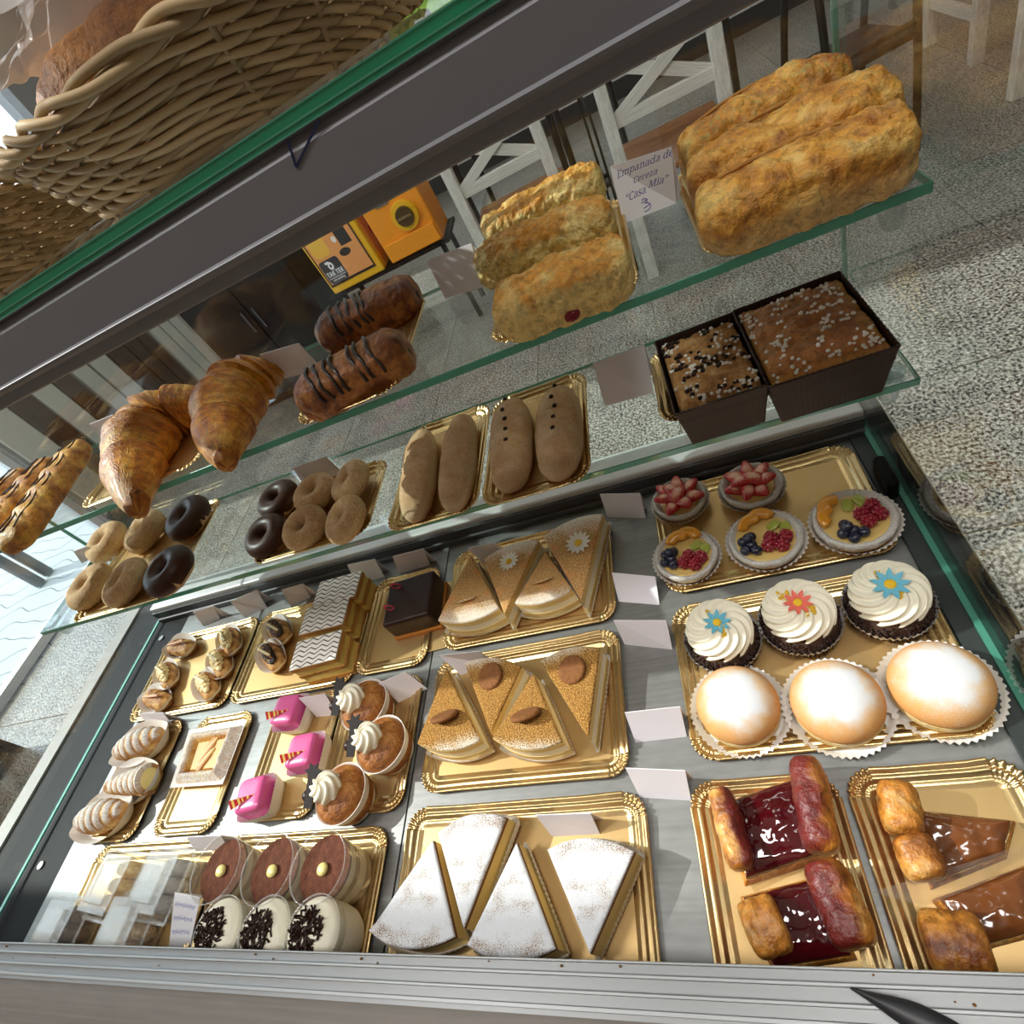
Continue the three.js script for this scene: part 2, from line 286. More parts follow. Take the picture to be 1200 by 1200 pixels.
function cafeTable(x, z, label) {
  const t = thing('cafe_table', label, 'table', [x, FY, z]);
  part(t, 'table_top', box(0.75, 0.035, 0.75, 0.006), brownWood, [0, 0.74, 0]);
  for (const s of [-1, 1]) part(t, 'tube_leg', tube([[s * 0.3, 0.0, -0.3], [s * 0.3, 0.6, -0.3], [s * 0.3, 0.7, -0.27], [s * 0.3, 0.72, 0], [s * 0.3, 0.7, 0.27], [s * 0.3, 0.6, 0.3], [s * 0.3, 0, 0.3]], 0.018, { n: 60, m: 10 }), MT.blackTube);
}
cafeTable(-0.65, -4.0, 'brown square table with black tube legs behind the left chair');
cafeTable(0.3, -3.98, 'brown square table with black tube legs behind the right chair');
for (const [x, z, k] of [[0.98, -3.2, 0], [-0.2, -3.08, 1]]) {
  const t = thing('tube_chair', k ? 'black bent-tube chair frame between the two white chairs' : 'black bent-tube chair frame beside the white boarded wall', 'chair', [x, FY, z], 0.2);
  for (const s of [-1, 1]) part(t, 'tube_frame', tube([[s * 0.18, 0, 0.2], [s * 0.18, 0.5, 0.17], [s * 0.18, 0.78, 0.12], [s * 0.15, 0.86, 0], [s * 0.17, 0.8, -0.12], [s * 0.18, 0.5, -0.2], [s * 0.18, 0, -0.24]], 0.016, { n: 60, m: 10 }), MT.blackTube);
  part(t, 'seat', box(0.38, 0.03, 0.38, 0.012), std({ color: '#2b211c', roughness: 0.5 }), [0, 0.46, 0]); if (k) t.scale.set(0.4, 1, 0.5);
  part(t, 'cross_bar', tube([[-0.18, 0.5, 0.17], [0.18, 0.5, 0.17]], 0.012), MT.blackTube);
}
// dark shelf unit by the window, left of the counter
{
  const t = thing('shelf_unit', 'dark wooden shelf unit by the shop window, next to the counter end', 'shelf', [-3.45, FY, -0.48]), m = std({ map: wood([48, 36, 30], [78, 60, 50], 12, 5), roughness: 0.55 });
  for (const z of [-0.33, 0.33]) part(t, 'side_panel', box(0.32, 1.25, 0.025), m, [0, 0.625, z]);
  for (const y of [0.06, 0.45, 0.84, 1.235]) part(t, 'shelf_board', box(0.32, 0.025, 0.635), m, [0, y, 0]);
  part(t, 'back_panel', box(0.012, 1.25, 0.635), m, [-0.154, 0.625, 0]);
}
{
  const t = thing('low_cabinet', 'plain black cabinet standing left of the capsule machines, behind the croissants', 'cabinet', [-2.42, FY, -3.42], 0.02);
  part(t, 'body', box(0.86, 0.95, 0.4, 0.006), MT.black, [0, 0.475, 0]);
  for (const x of [-0.215, 0.215]) { const d = part(t, 'door', box(0.42, 0.88, 0.016, 0.003), MT.black, [x, 0.475, 0.208]); part(d, 'handle', box(0.012, 0.14, 0.014, 0.004), MT.aluDark, [-Math.sign(x) * 0.17, 0.1, 0.014]); }
}
// capsule vending machines
function sticker(draw, w = 512, h = 512) { return std({ map: canvasTex(w, h, draw), roughness: 0.45 }); }
{
  const y = -0.32, A = P(393, 346, y), B = P(452, 316, y), turn = -Math.atan2(B.z - A.z, B.x - A.x), W = A.distanceTo(B);
  const st = thing('machine_stand', 'black metal stand under the two orange capsule machines', 'stand', A.clone().add(B).multiplyScalar(0.5).setY(FY), turn);
  part(st, 'top_plate', box(W * 2.3, 0.02, 0.34), MT.black, [W * 0.5, y - FY - 0.011, -0.17]);
  for (const x of [-0.4, 1.5]) for (const z of [-0.03, -0.3]) part(st, 'leg', box(0.025, y - FY - 0.02, 0.025), MT.black, [W * x, (y - FY - 0.02) / 2, z]);
  const yel = std({ color: '#f0b81c', roughness: 0.4 }), org = std({ color: '#f59a1e', roughness: 0.35 });
  const m1 = thing('capsule_machine', 'yellow and orange capsule machine with a printed toy poster', 'machine', A.clone().add(B).multiplyScalar(0.5), turn);
  part(m1, 'body', box(W, 0.5, 0.3, 0.012), yel, [0, 0.25, -0.15]);
  part(m1, 'poster', box(W * 0.86, 0.42, 0.004), sticker((c, w, h) => {
    c.fillStyle = '#191512'; c.fillRect(0, 0, w, h); c.fillStyle = '#eda05c'; c.fillRect(14, 10, w - 28, h - 26);
    c.fillStyle = '#f2bd48'; c.beginPath(); c.roundRect(36, 120, 170, 190, 40); c.fill();
    c.fillStyle = '#9cc25a'; c.beginPath(); c.arc(330, 150, 40, 0, 7); c.fill(); c.fillStyle = '#b38cb8'; for (let k = 0; k < 5; k++) c.fillRect(250 + k * 26, 70 - (k % 2) * 16, 14, 40);
    c.fillStyle = '#2a2826'; c.fillRect(330, 190, 120, 110); c.beginPath(); c.ellipse(330, 340, 58, 26, 0, 0, 7); c.fill();
    c.fillStyle = '#f1ede6'; c.beginPath(); c.arc(300, 240, 22, 0, 7); c.fill();
    c.fillStyle = '#3b3b42'; c.beginPath(); c.roundRect(20, 330, 210, 165, 26); c.fill();
    c.strokeStyle = '#f4f1ee'; c.lineWidth = 17; c.beginPath(); c.arc(122, 378, 20, -2.2, 3.4); c.stroke(); c.beginPath(); c.moveTo(80, 352); c.lineTo(112, 352); c.lineTo(104, 380); c.stroke();
    c.fillStyle = '#f4f1ee'; c.font = 'bold 48px sans-serif'; c.textAlign = 'center'; c.fillText('TAK TEK', 125, 446); c.fillRect(32, 456, 186, 4); c.font = 'bold 22px sans-serif'; c.fillText('coin vending', 125, 482);
  }), [-W * 0.03, 0.255, 0.003]);
  part(m1, 'side_print', box(0.004, 0.42, 0.22), org, [W / 2 + 0.001, 0.25, -0.15]);
  part(m1, 'red_mark', box(0.003, 0.04, 0.05), std({ color: '#c8361f' }), [W / 2 + 0.004, 0.2, -0.14]);
  const m2 = thing('capsule_machine', 'orange capsule machine with a round dark coin knob', 'machine', m1.localToWorld(V3(0, 0, 0)), turn);
  m2.position.copy(m1.position).add(V3(Math.cos(turn), 0, -Math.sin(turn)).multiplyScalar(W * 1.1)); m2.position.y = y;
  part(m2, 'body', box(W * 0.95, 0.5, 0.28, 0.014), org, [0, 0.25, -0.16]);
  part(m2, 'lower_flap', box(W * 0.9, 0.1, 0.02, 0.006), org, [0, 0.06, -0.012]);
  part(m2, 'knob_ring', place(new THREE.CylinderGeometry(0.075, 0.08, 0.025, 32), [0, 0, 0], [PI / 2, 0, 0]), yel, [W * 0.12, 0.2, -0.01]);
  const kn = part(m2, 'coin_knob', place(new THREE.CylinderGeometry(0.05, 0.055, 0.03, 32), [0, 0, 0], [PI / 2, 0, 0]), std({ color: '#4a3a1d', roughness: 0.3 }), [W * 0.12, 0.2, 0.002]);
  part(kn, 'grip', box(0.09, 0.016, 0.02, 0.005), std({ color: '#6b5630', roughness: 0.3 }), [0, 0, 0.02]);
  part(m2, 'coin_plate', box(0.08, 0.06, 0.008), std({ color: '#8b8b86', metalness: 0.7, roughness: 0.35 }), [-W * 0.12, 0.32, -0.016]);
}
// grey bars standing on the pavement outside
for (const [a, b] of [[[10, 667], [48, 684]], [[18, 650], [57, 671]]]) {
  const p = P(...b, FY); const t = thing('bollard', 'thin grey metal post standing on the sunlit wave-patterned pavement', 'post', p, 0, 'posts on the pavement outside');
  part(t, 'post', new THREE.CylinderGeometry(0.035, 0.035, 0.5, 16), MT.aluDark, [0, 0.25, 0]); part(t, 'cap', new THREE.SphereGeometry(0.036, 16, 8, 0, 2 * PI, 0, PI / 2), MT.aluDark, [0, 0.5, 0]);
}

// ---------- the display counter ----------
const XL = -1.172, XG = 0.19, ZG = -0.648, Y1 = 0.217, Y2 = 0.389;
const brushed = dataTex(256, (u, v) => white(186 + 16 * noise(u * 3, v * 190) + 10 * noise(u * 40, v * 160, 3)));
{
  const c = thing('display_counter', 'glass bakery display counter with grey metal deck and two glass shelves', 'counter');
  const B = (name, x0, x1, y0, y1, z0, z1, m, r = 0) => part(c, name, box(x1 - x0, y1 - y0, z1 - z0, r), m, [(x0 + x1) / 2, (y0 + y1) / 2, (z0 + z1) / 2]);
  B('base_cabinet', XL - 0.14, XG + 0.03, FY, -0.032, -0.69, 0.09, std({ color: '#3a3b3d', roughness: 0.5 }));
  const dk = std({ map: brushed, color: '#c2c3c1', metalness: 0.6, roughness: 0.42 });
  B('deck_sheet', XL + 0.085, -0.448, -0.03, 0, -0.596, 0.06, dk); B('deck_sheet', -0.4455, XG - 0.02, -0.03, 0, -0.596, 0.06, dk);
  B('deck_side_channel', XL, XL + 0.085, -0.03, 0.0, -0.596, 0.06, MT.black); B('deck_side_channel', XG - 0.02, XG, -0.03, 0.006, -0.596, 0.06, std({ color: '#2c3332', roughness: 0.4 }));
  B('side_frame', XL - 0.112, XL - 0.001, -0.03, 0.0, -0.66, 0.06, MT.black); B('side_frame_strip', XL - 0.15, XL - 0.112, -0.03, 0.004, -0.66, 0.06, std({ color: '#8f8b85', roughness: 0.45 }));
  B('side_frame', XG + 0.001, XG + 0.033, -0.03, 0.0, -0.66, 0.06, MT.black);
  B('front_riser', XL, XG, 0, 0.028, -0.604, -0.597, MT.aluDark); B('front_ledge', XL, XG, 0.01, 0.024, -0.64, -0.604, MT.aluDark);
  B('front_rail', XL - 0.001, XG + 0.001, 0.024, 0.038, -0.66, -0.602, MT.aluWhite, 0.004); B('front_rail_lip', XL, XG, 0.0, 0.012, -0.6, -0.592, MT.aluDark, 0.003);
  B('front_base', XL, XG, -0.03, 0.024, -0.66, -0.64, MT.aluDark);
  for (const [x, z] of [[XL + 0.03, -0.55], [XL + 0.03, -0.14]]) part(c, 'screw', new THREE.CylinderGeometry(0.006, 0.006, 0.003, 16), MT.alu, [x, 0.0012, z]);
  part(c, 'hinge', box(0.014, 0.03, 0.05, 0.006), MT.black, [XG - 0.01, 0.02, -0.5]);
  const paneT = (name, x0, x1, y0, y1, z0, z1) => B(name, x0, x1, y0, y1, z0, z1, MT.pane);
  paneT('front_glass', XL, XG, 0.0385, 0.598, ZG - 0.006, ZG); paneT('side_glass', XL - 0.003, XL + 0.003, 0.005, 0.598, ZG, -0.02); paneT('side_glass', XG - 0.003, XG + 0.003, 0.007, 0.598, ZG, -0.02);
  for (const x of [XL, XG]) { B('glass_edge', x - 0.003, x + 0.003, 0.0065, 0.009, ZG + 0.002, -0.02, MT.edge); B('glass_edge', x - 0.0022, x + 0.0022, 0.04, 0.598, ZG - 0.0065, ZG - 0.002, MT.edge); }
  for (const [y, n] of [[Y1, 'lower'], [Y2, 'upper']]) {
    const x0 = -1.1, x1 = 0.183, z0 = -0.643, z1 = -0.438;
    B(n + '_shelf', x0, x1, y - 0.008, y, z0, z1, MT.pane);
    B('shelf_edge', x0, x1, y - 0.008, y - 0.0002, z1, z1 + 0.0016, MT.edge, 0.0007); B('shelf_edge', x0, x1, y - 0.006, y - 0.002, z0 - 0.001, z0, MT.edge); 
    for (const x of [x0, x1]) B('shelf_edge', x - 0.0006, x + 0.0006, y - 0.007, y - 0.001, z0, z1, MT.edge);
    for (const x of [x0 + 0.02, x1 - 0.018]) {
      const k = part(c, 'shelf_clip', lathe([[0, -0.034], [0.006, -0.033], [0.0085, -0.026], [0.009, -0.012], [0.012, -0.009], [0.0125, -0.0085], [0, -0.0084]], 24), MT.acrylic, [x, y, -0.455]);
      part(k, 'clip_arm', box(0.014, 0.012, 0.09, 0.004), MT.acrylic, [0, -0.0146, -0.05]); part(k, 'clip_pad', new THREE.CylinderGeometry(0.013, 0.013, 0.002, 24), MT.acrylic, [0, 0.0012, 0]);
    }
  }
  // top glass and the beam under its near edge
  const TX0 = -1.3, TX1 = 0.4, TZ = -0.33;
  B('top_glass', TX0, TX1, 0.6015, 0.6105, -0.67, TZ - 0.001, MT.pane); B('top_glass_edge', TX0, TX1, 0.6015, 0.6105, TZ - 0.001, TZ + 0.001, MT.edgeDeep, 0.0006);
  for (const y of [0.6019, 0.6048, 0.6101]) B('polished_arris', TX0, TX1, y - 0.0004, y + 0.0004, TZ + 0.0009, TZ + 0.0013, MT.edge);
  const prof = [[0, 0.6013], [-0.0035, 0.5995], [0.001, 0.5945], [0.001, 0.5685], [0.0035, 0.567], [0.003, 0.565], [-0.004, 0.5615], [-0.005, 0.554], [-0.008, 0.5525], [-0.055, 0.5525], [-0.055, 0.6013]].map(p => [-p[0], p[1]]);
  const sh = new THREE.Shape(prof.map(p => V2(p[0], p[1]))), bg = new THREE.ExtrudeGeometry(sh, { depth: TX1 - TX0, bevelEnabled: false });
  part(c, 'top_beam', place(bg, [TX0, 0, TZ], [0, PI / 2, 0]), new THREE.MeshStandardMaterial({ color: '#7a7a80', roughness: 0.5, metalness: 0.1, side: THREE.DoubleSide }));
  // dark blue V mark on the beam
  const ray = (px, py, z) => { const a = px - 600, b = py - 600, d = [0, 1, 2].map(i => M[0][i] * a + M[1][i] * b + M[2][i] * FOCAL), t = z / d[2]; return V3(d[0] * t, 0.62 + d[1] * t, z); };
  const zv = TZ + 0.0013, a = ray(337, 164, zv), b = ray(347, 196, zv), d = ray(374, 141, zv), bar = (p, q) => { const l = p.distanceTo(q), g = box(l, 0.0012, 0.0004); g.rotateZ(Math.atan2(q.y - p.y, q.x - p.x)); g.translate((p.x + q.x) / 2, (p.y + q.y) / 2, zv); return g; };
  part(c, 'printed_mark', [bar(a, b), bar(b, d)], std({ color: '#10214a', roughness: 0.5 }));
  // sliding door track on the near side
  const sy = 0.1; B('door_track', XL - 0.15, XG + 0.2, sy - 0.012, sy - 0.008, -0.035, -0.002, MT.alu);
  for (const [z, w, h] of [[-0.0347, 0.0016, 0], [-0.0265, 0.0022, 0.0005], [-0.0162, 0.0022, 0], [-0.0068, 0.003, -0.004]]) B('track_fin', XL - 0.15, XG + 0.2, sy - 0.013, sy + h, z - w / 2, z + w / 2, std({ color: '#a3a6a7', metalness: 0.4, roughness: 0.4 }), 0.0005);
  B('track_skirt', XL - 0.15, XG + 0.2, -0.03, sy - 0.012, 0.024, 0.032, MT.aluDark); B('work_ledge', XL - 0.15, XG + 0.2, sy - 0.02, sy - 0.0115, -0.004, 0.5, std({ map: brushed, color: '#968d84', metalness: 0.3, roughness: 0.45 }));
  B('corner_post', XL - 0.012, XL + 0.004, 0.005, 0.598, -0.02, -0.008, MT.alu);
  const crumbs = []; for (let k = 0; k < 16; k++) crumbs.push(strip(place(new THREE.IcosahedronGeometry(rr(0.0006, 0.0014), 0), [rr(-1, 0.15), sy - 0.0068, rnd() < 0.5 ? rr(-0.033, -0.029) : rr(-0.024, -0.019)])));
  stuff(part(c, 'crumbs', crumbs, std({ color: '#8a5a20' })));
}
// ---------- gold card trays ----------
function tray(x0, x1, z0, z1, y, label, group, turn = 0) {
  const t = thing('gold_tray', label, 'tray', [(x0 + x1) / 2, y, (z0 + z1) / 2], turn, group), a = (x1 - x0) / 2, b = (z1 - z0) / 2, rc = 0.024, K = 36, S = 6, pts = [];
  for (let q = 0; q < 4; q++) {
    const cx = (q === 0 || q === 3 ? 1 : -1) * (a - rc), cz = (q < 2 ? 1 : -1) * (b - rc);
    for (let k = 0; k <= K; k++) { const th = q * PI / 2 + k / K * PI / 2; pts.push([cx, cz, Math.cos(th), Math.sin(th), Math.cos(k / K * 6 * 2 * PI)]); }
    const [nx, nz] = [[-(a - rc), b - rc], [-(a - rc), -(b - rc)], [a - rc, -(b - rc)], [a - rc, b - rc]][q], th = (q + 1) * PI / 2;
    for (let k = 1; k < S; k++) pts.push([lerp(cx, nx, k / S), lerp(cz, nz, k / S), Math.cos(th), Math.sin(th), 0]);
  }
  const prof = [[0, 0.0066, 1], [0.0012, 0.0078, 1], [0.003, 0.0078, 1], [0.0055, 0.0052, 0.8], [0.007, 0.0052, 0.7], [0.0085, 0.0062, 0.6], [0.0105, 0.0058, 0.5], [0.0125, 0.003, 0.35], [0.0145, 0.003, 0.2], [0.016, 0.0036, 0.1], [0.018, 0.0026, 0], [0.0215, 0.0014, 0]];
  const at = (i, j) => { const [cx, cz, dx, dz, fl] = pts[i % pts.length], [d, h, s] = prof[j]; const r = Math.max(rc - d, 0.0012) + fl * s * 0.0007; return [cx + dx * r, h + fl * s * 0.0011, cz + dz * r]; };
  part(t, 'fluted_rim', surf(pts.length, prof.length - 1, (u, v) => at(Math.round(u * pts.length), Math.round(v * (prof.length - 1)))), MT.gold);
  part(t, 'tray_floor', prism([V2(-a + 0.021, -b + 0.021), V2(a - 0.021, -b + 0.021), V2(a - 0.021, b - 0.021), V2(-a + 0.021, b - 0.021)], 0.0003, 0.0015), MT.goldFlat);
  return t;
}
const T0 = 0.0015;                                     // height of a tray's floor over what carries it
tray(-1.1, -0.85, -0.54, -0.362, 0, 'gold card tray holding the small cream boats in white cases');
tray(-0.843, -0.585, -0.54, -0.362, 0, 'gold card tray under the iced puff slices');
tray(-0.582, -0.452, -0.55, -0.372, 0, 'small gold card tray under the dark chocolate cake');
tray(-1.062, -0.935, -0.352, -0.165, 0, 'small gold card tray under the three sugared cream horns');
tray(-0.897, -0.77, -0.347, -0.168, 0, 'small gold card tray under the square sugared pastry');
tray(-0.722, -0.593, -0.357, -0.178, 0, 'small gold card tray under the pink iced cubes');
tray(-0.589, -0.45, -0.358, -0.178, 0, 'small gold card tray under the cupcakes with black stars');
tray(-1.0, -0.735, -0.162, 0.018, 0, 'gold card tray under the clear plastic boxes');
tray(-0.73, -0.462, -0.163, 0.018, 0, 'gold card tray under the cocoa dessert cups');
tray(-0.427, -0.163, -0.566, -0.386, 0, 'gold card tray under the cake slices with daisies');
tray(-0.428, -0.163, -0.374, -0.195, 0, 'gold card tray under the crumb cake slices with biscuits');
tray(-0.437, -0.15, -0.18, 0.018, 0, 'gold card tray under the sugar-dusted cake wedges');
tray(-0.096, 0.166, -0.584, -0.405, 0, 'gold card tray under the fruit tarts');
tray(-0.096, 0.168, -0.386, -0.202, 0, 'gold card tray under the cream cakes and round sugared buns');
tray(-0.106, 0.027, -0.184, 0.018, 0, 'small gold card tray under the red jam pastries');
tray(0.033, 0.168, -0.184, 0.018, 0, 'small gold card tray under the caramel glazed pastries');
tray(-1.0, -0.768, -0.63, -0.428, Y1, 'gold card tray of doughnuts at the shelf end by the sunny window');
tray(-0.612, -0.414, -0.58, -0.438, Y1, 'gold card tray of small doughnuts beside the long buns');
tray(-0.384, -0.256, -0.625, -0.426, Y1, 'small gold card tray under the two plain sugared buns');
tray(-0.251, -0.12, -0.622, -0.422, Y1, 'small gold card tray under the two buns with chocolate drops');
tray(-0.04, 0.17, -0.605, -0.468, Y1, 'gold card tray under the two brown paper loaf cakes');
tray(-1.08, -0.88, -0.62, -0.4, Y2, 'gold card tray under the drizzled pastry strips', undefined, 0.3);
tray(-0.733, -0.525, -0.64, -0.437, Y2, 'gold card tray under the croissants');
tray(-0.378, -0.25, -0.615, -0.43, Y2, 'small gold card tray under the chocolate striped rolls');
tray(-0.153, -0.018, -0.642, -0.434, Y2, 'small gold card tray under the three pale golden pasties');
tray(0.034, 0.172, -0.63, -0.436, Y2, 'small gold card tray under the three long golden pasties');

// ---------- paper cases ----------
function pleated(r0, r1, h, o = {}) {                  // pleated cup, stretched by sx, sz
  const n = o.n || 44, { sx = 1, sz = 1, amp = 0.05 } = o;
  return surf(5, n * 2, (u, v) => {
    const k = Math.round(v * n * 2) % (n * 2), a = k / (n * 2) * 2 * PI, t = u;
    if (t < 0.2) { const r = r0 * t / 0.2; return [r * Math.cos(a) * sx, 0.0004, r * Math.sin(a) * sz]; }
    const q = (t - 0.2) / 0.8, r = lerp(r0, r1, q) * (1 + (k % 2 ? amp : 0) * (0.3 + 0.7 * q)); return [r * Math.cos(a) * sx, 0.0004 + h * q + (k % 2 ? 0 : 0.0006) * q, r * Math.sin(a) * sz];
  });
}
function boatCase(L, W, h, wav = 0.12) {               // oval white paper with a wavy flared edge
  return surf(6, 64, (u, v) => { const a = (v % 1) * 2 * PI, q = Math.max(0, (u - 0.34) / 0.66), k = u < 0.34 ? u / 0.34 * 0.8 : 0.8 + 0.34 * q; return [Math.cos(a) * L / 2 * k * (1 + wav * 0.25 * q * Math.sin(5 * a)), 0.0005 + h * q * (1 + wav * 2 * Math.sin(3 * a + 1)), Math.sin(a) * W / 2 * k * (1 + wav * 0.4 * q * Math.cos(4 * a))]; });
}
// ---------- crust colours ----------
const G = { pale: hex('#e9c77e'), gold: hex('#d89a35'), deep: hex('#a05516'), dark: hex('#6f3810'), cream: hex('#f3e0ae'), sugar: hex('#f7f5f0') };
const crust = (s, amt = 0.5, a = G.pale, b = G.gold, c = G.deep) => (x, y, z) => { const n = fbm(x * s + 3, y * s, z * s), m = fbm(x * s * 4, y * s * 4 + 9, z * s * 4); const t = clamp(amt + 0.55 * n + 0.25 * m); return t < 0.5 ? mix(a, b, t * 2) : mix(b, c, (t - 0.5) * 2); };
const dust = (base, f, grain = 700) => (x, y, z, u, v) => { const k = f(x, y, z, u, v) + 0.45 * noise(x * grain, y * grain, z * grain) + 0.25 * noise(x * grain * 0.4, y * grain * 0.4, z * grain * 0.4); return mix(base(x, y, z, u, v), G.sugar, clamp(k)); };
const rough = (s, k) => (x, y, z) => k * (fbm(x * s, y * s, z * s) + 0.4 * noise(x * s * 4, y * s * 4, z * s * 4));
function drops(n, f, r, mat) { const g = []; for (let i = 0; i < n; i++) { const [p, s = 1] = f(i); g.push(strip(place(new THREE.IcosahedronGeometry(r * s, 1), p, [rr(0, 3), rr(0, 3), 0], [1, 0.8, 0.9]))); } return g; }

// ---------- upper shelf ----------
const yU = Y2 + T0, yL = Y1 + T0;
function strand(a, b, y, H, W, e = {}) { const s = span(a, b, y + H * 0.45); return { ...s, c: s.c.setY(y), H, W, ...e }; }
function loaf(name, label, cat, group, s, o) {
  const t = thing(name, label, cat, s.c, s.turn, group);
  part(t, o.part || 'crust', blob(s.L, s.H, s.W, { nu: 90, nv: 64, e1: 0.5, e2: 0.75, flat: 0.7, ...o }), o.mat || MT.dough); return t;
}
// three long golden pasties, the big ones
const bigSpots = [[[818, 258], [1072, 158], 0.056, 0.062, 0], [[808, 222], [1048, 112], 0.062, 0.062, 0], [[800, 190], [990, 88], 0.062, 0.06, 0]];
bigSpots.forEach(([a, b, H, W], k) => {
  const s = strand(a, b, yU, H, W), cr = crust(30, 0.55 + 0.04 * k, hex('#f2cb74'), hex('#e09c38'), hex('#a25c16')), pale = hex('#e6c88c');
  const t = loaf('long_pasty', ['long golden baked pasty with a steam hole, lying at the shelf front', 'long golden baked pasty between the two others of its tray', 'long pale herb-flecked pasty lying against the front glass'][k], 'pasty', 'long golden pasties', s, {
    disp: (x, y, z) => 0.0055 * fbm(x * 24 + k * 9, y * 28, z * 28) + 0.0022 * fbm(x * 95, y * 95, z * 95 + k), e1: 0.42, nu: 170, nv: 110, mat: MT.flake,
    col: (x, y, z) => { let c = cr(x + k, y, z); c = mix(c, pale, clamp(0.75 * sstep(0.55, 0.15, (y / H)) + 0.4 * noise(x * 60 + k, z * 60, 4))); if (k === 2) c = mix(c, hex('#9fa05a'), clamp(0.55 * sstep(0.1, 0.5, noise(x * 220, z * 220, y * 200)) * sstep(0.1, 0.3, z / W + 0.2))); return c; }
  });
  if (k === 0) part(t, 'steam_hole', blob(0.008, 0.003, 0.004), std({ color: '#3b2210' }), [-s.L * 0.22, H * 0.8, 0.004]);
  part(t, 'seam', tube([[-s.L * 0.42, H * 0.72, -W * 0.28], [-s.L * 0.2, H * 0.83, -W * 0.22], [0.01, H * 0.84, -W * 0.26], [s.L * 0.3, H * 0.8, -W * 0.22]], 0.0016), MT.dough.clone());
  t.children.at(-1).material.vertexColors = false; t.children.at(-1).material.color.set('#c98a3a');
});
// three pale golden pasties beside the blank card
[[[582, 366], [738, 302], 0.052, 0.058], [[560, 312], [718, 248], 0.05, 0.05], [[568, 276], [706, 206], 0.05, 0.048]].forEach(([a, b, H, W], k) => {
  const s = strand(a, b, yU, H, W), pale = hex('#f3d78a'), brown = hex('#dc9630');
  const t = loaf('short_pasty', ['pale golden pasty with a spot of red filling leaking out', 'pale golden rounded pasty in the middle of its tray', 'pale golden rounded pasty lying against the front glass'][k], 'pasty', 'pale golden pasties', s, {
    disp: (x, y, z) => 0.0042 * fbm(x * 30 + k * 5, y * 40, z * 40) + 0.0022 * fbm(x * 130, y * 130, z * 130 + k), e1: 0.45, nu: 150, nv: 100, mat: MT.flake,
    col: (x, y, z) => mix(pale, brown, clamp(sstep(0.5, 0.85, y / H + 0.34 * fbm(x * 45 + k, z * 45, y * 40)) * 0.95 + 0.3 * noise(x * 160, y * 160, z * 160)))
  });
  if (!k) part(t, 'jam_spot', blob(0.013, 0.006, 0.009, { disp: rough(200, 0.001) }), phy({ color: '#7c1420', roughness: 0.2 }), [0.006, H * 0.18, W * 0.49], [1.1, 0, 0]);
});
// chocolate striped rolls
[[[352, 468], [476, 402], 0.05, 0.058], [[376, 392], [486, 338], 0.05, 0.055]].forEach(([a, b, H, W], k) => {
  const s = strand(a, b, yU, H, W), t = loaf('chocolate_roll', k ? 'dark brown chocolate striped puff roll lying against the front glass' : 'brown flaky puff roll with chocolate stripes at the shelf front', 'pastry', 'chocolate striped rolls', s, {
    e1: 0.42, e2: 0.8, nu: 110, nv: 80, mat: MT.doughGloss, disp: (x, y, z) => 0.002 * fbm(x * 40 + k, y * 60, z * 60) + 0.0012 * noise(x * 200, y * 120, z * 120),
    col: crust(50, 0.58 + 0.14 * k, hex('#e0a452'), hex('#bd7434'), hex('#74391a'))
  });
  const stripe = x => { const w = s.W / 2, h = s.H, q = []; for (let i = 0; i <= 8; i++) { const an = lerp(-0.25, 0.9, i / 8) * PI / 2 + 0.1; q.push([x + 0.012 * (i / 8) + 0.0012 * Math.sin(i * 1.3 + x * 900), h * 0.36 + Math.cos(an) * (h * 0.5 + 0.0015), Math.sin(an) * (w + 0.001)]); } return tube(q, 0.0019, { n: 24 }); };
  const xs = k ? [-0.3, -0.2, -0.12, -0.03, 0.02] : [-0.32, -0.25, -0.16, -0.1, 0.06, 0.12, 0.22];
  for (const x of xs) part(t, 'chocolate_stripe', stripe(x * s.L), MT.drizzle);
  part(t, 'filling_end', blob(0.006, 0.016, 0.018), MT.chocMatte, [s.L * 0.5 - 0.003, H * 0.2, 0]);
});
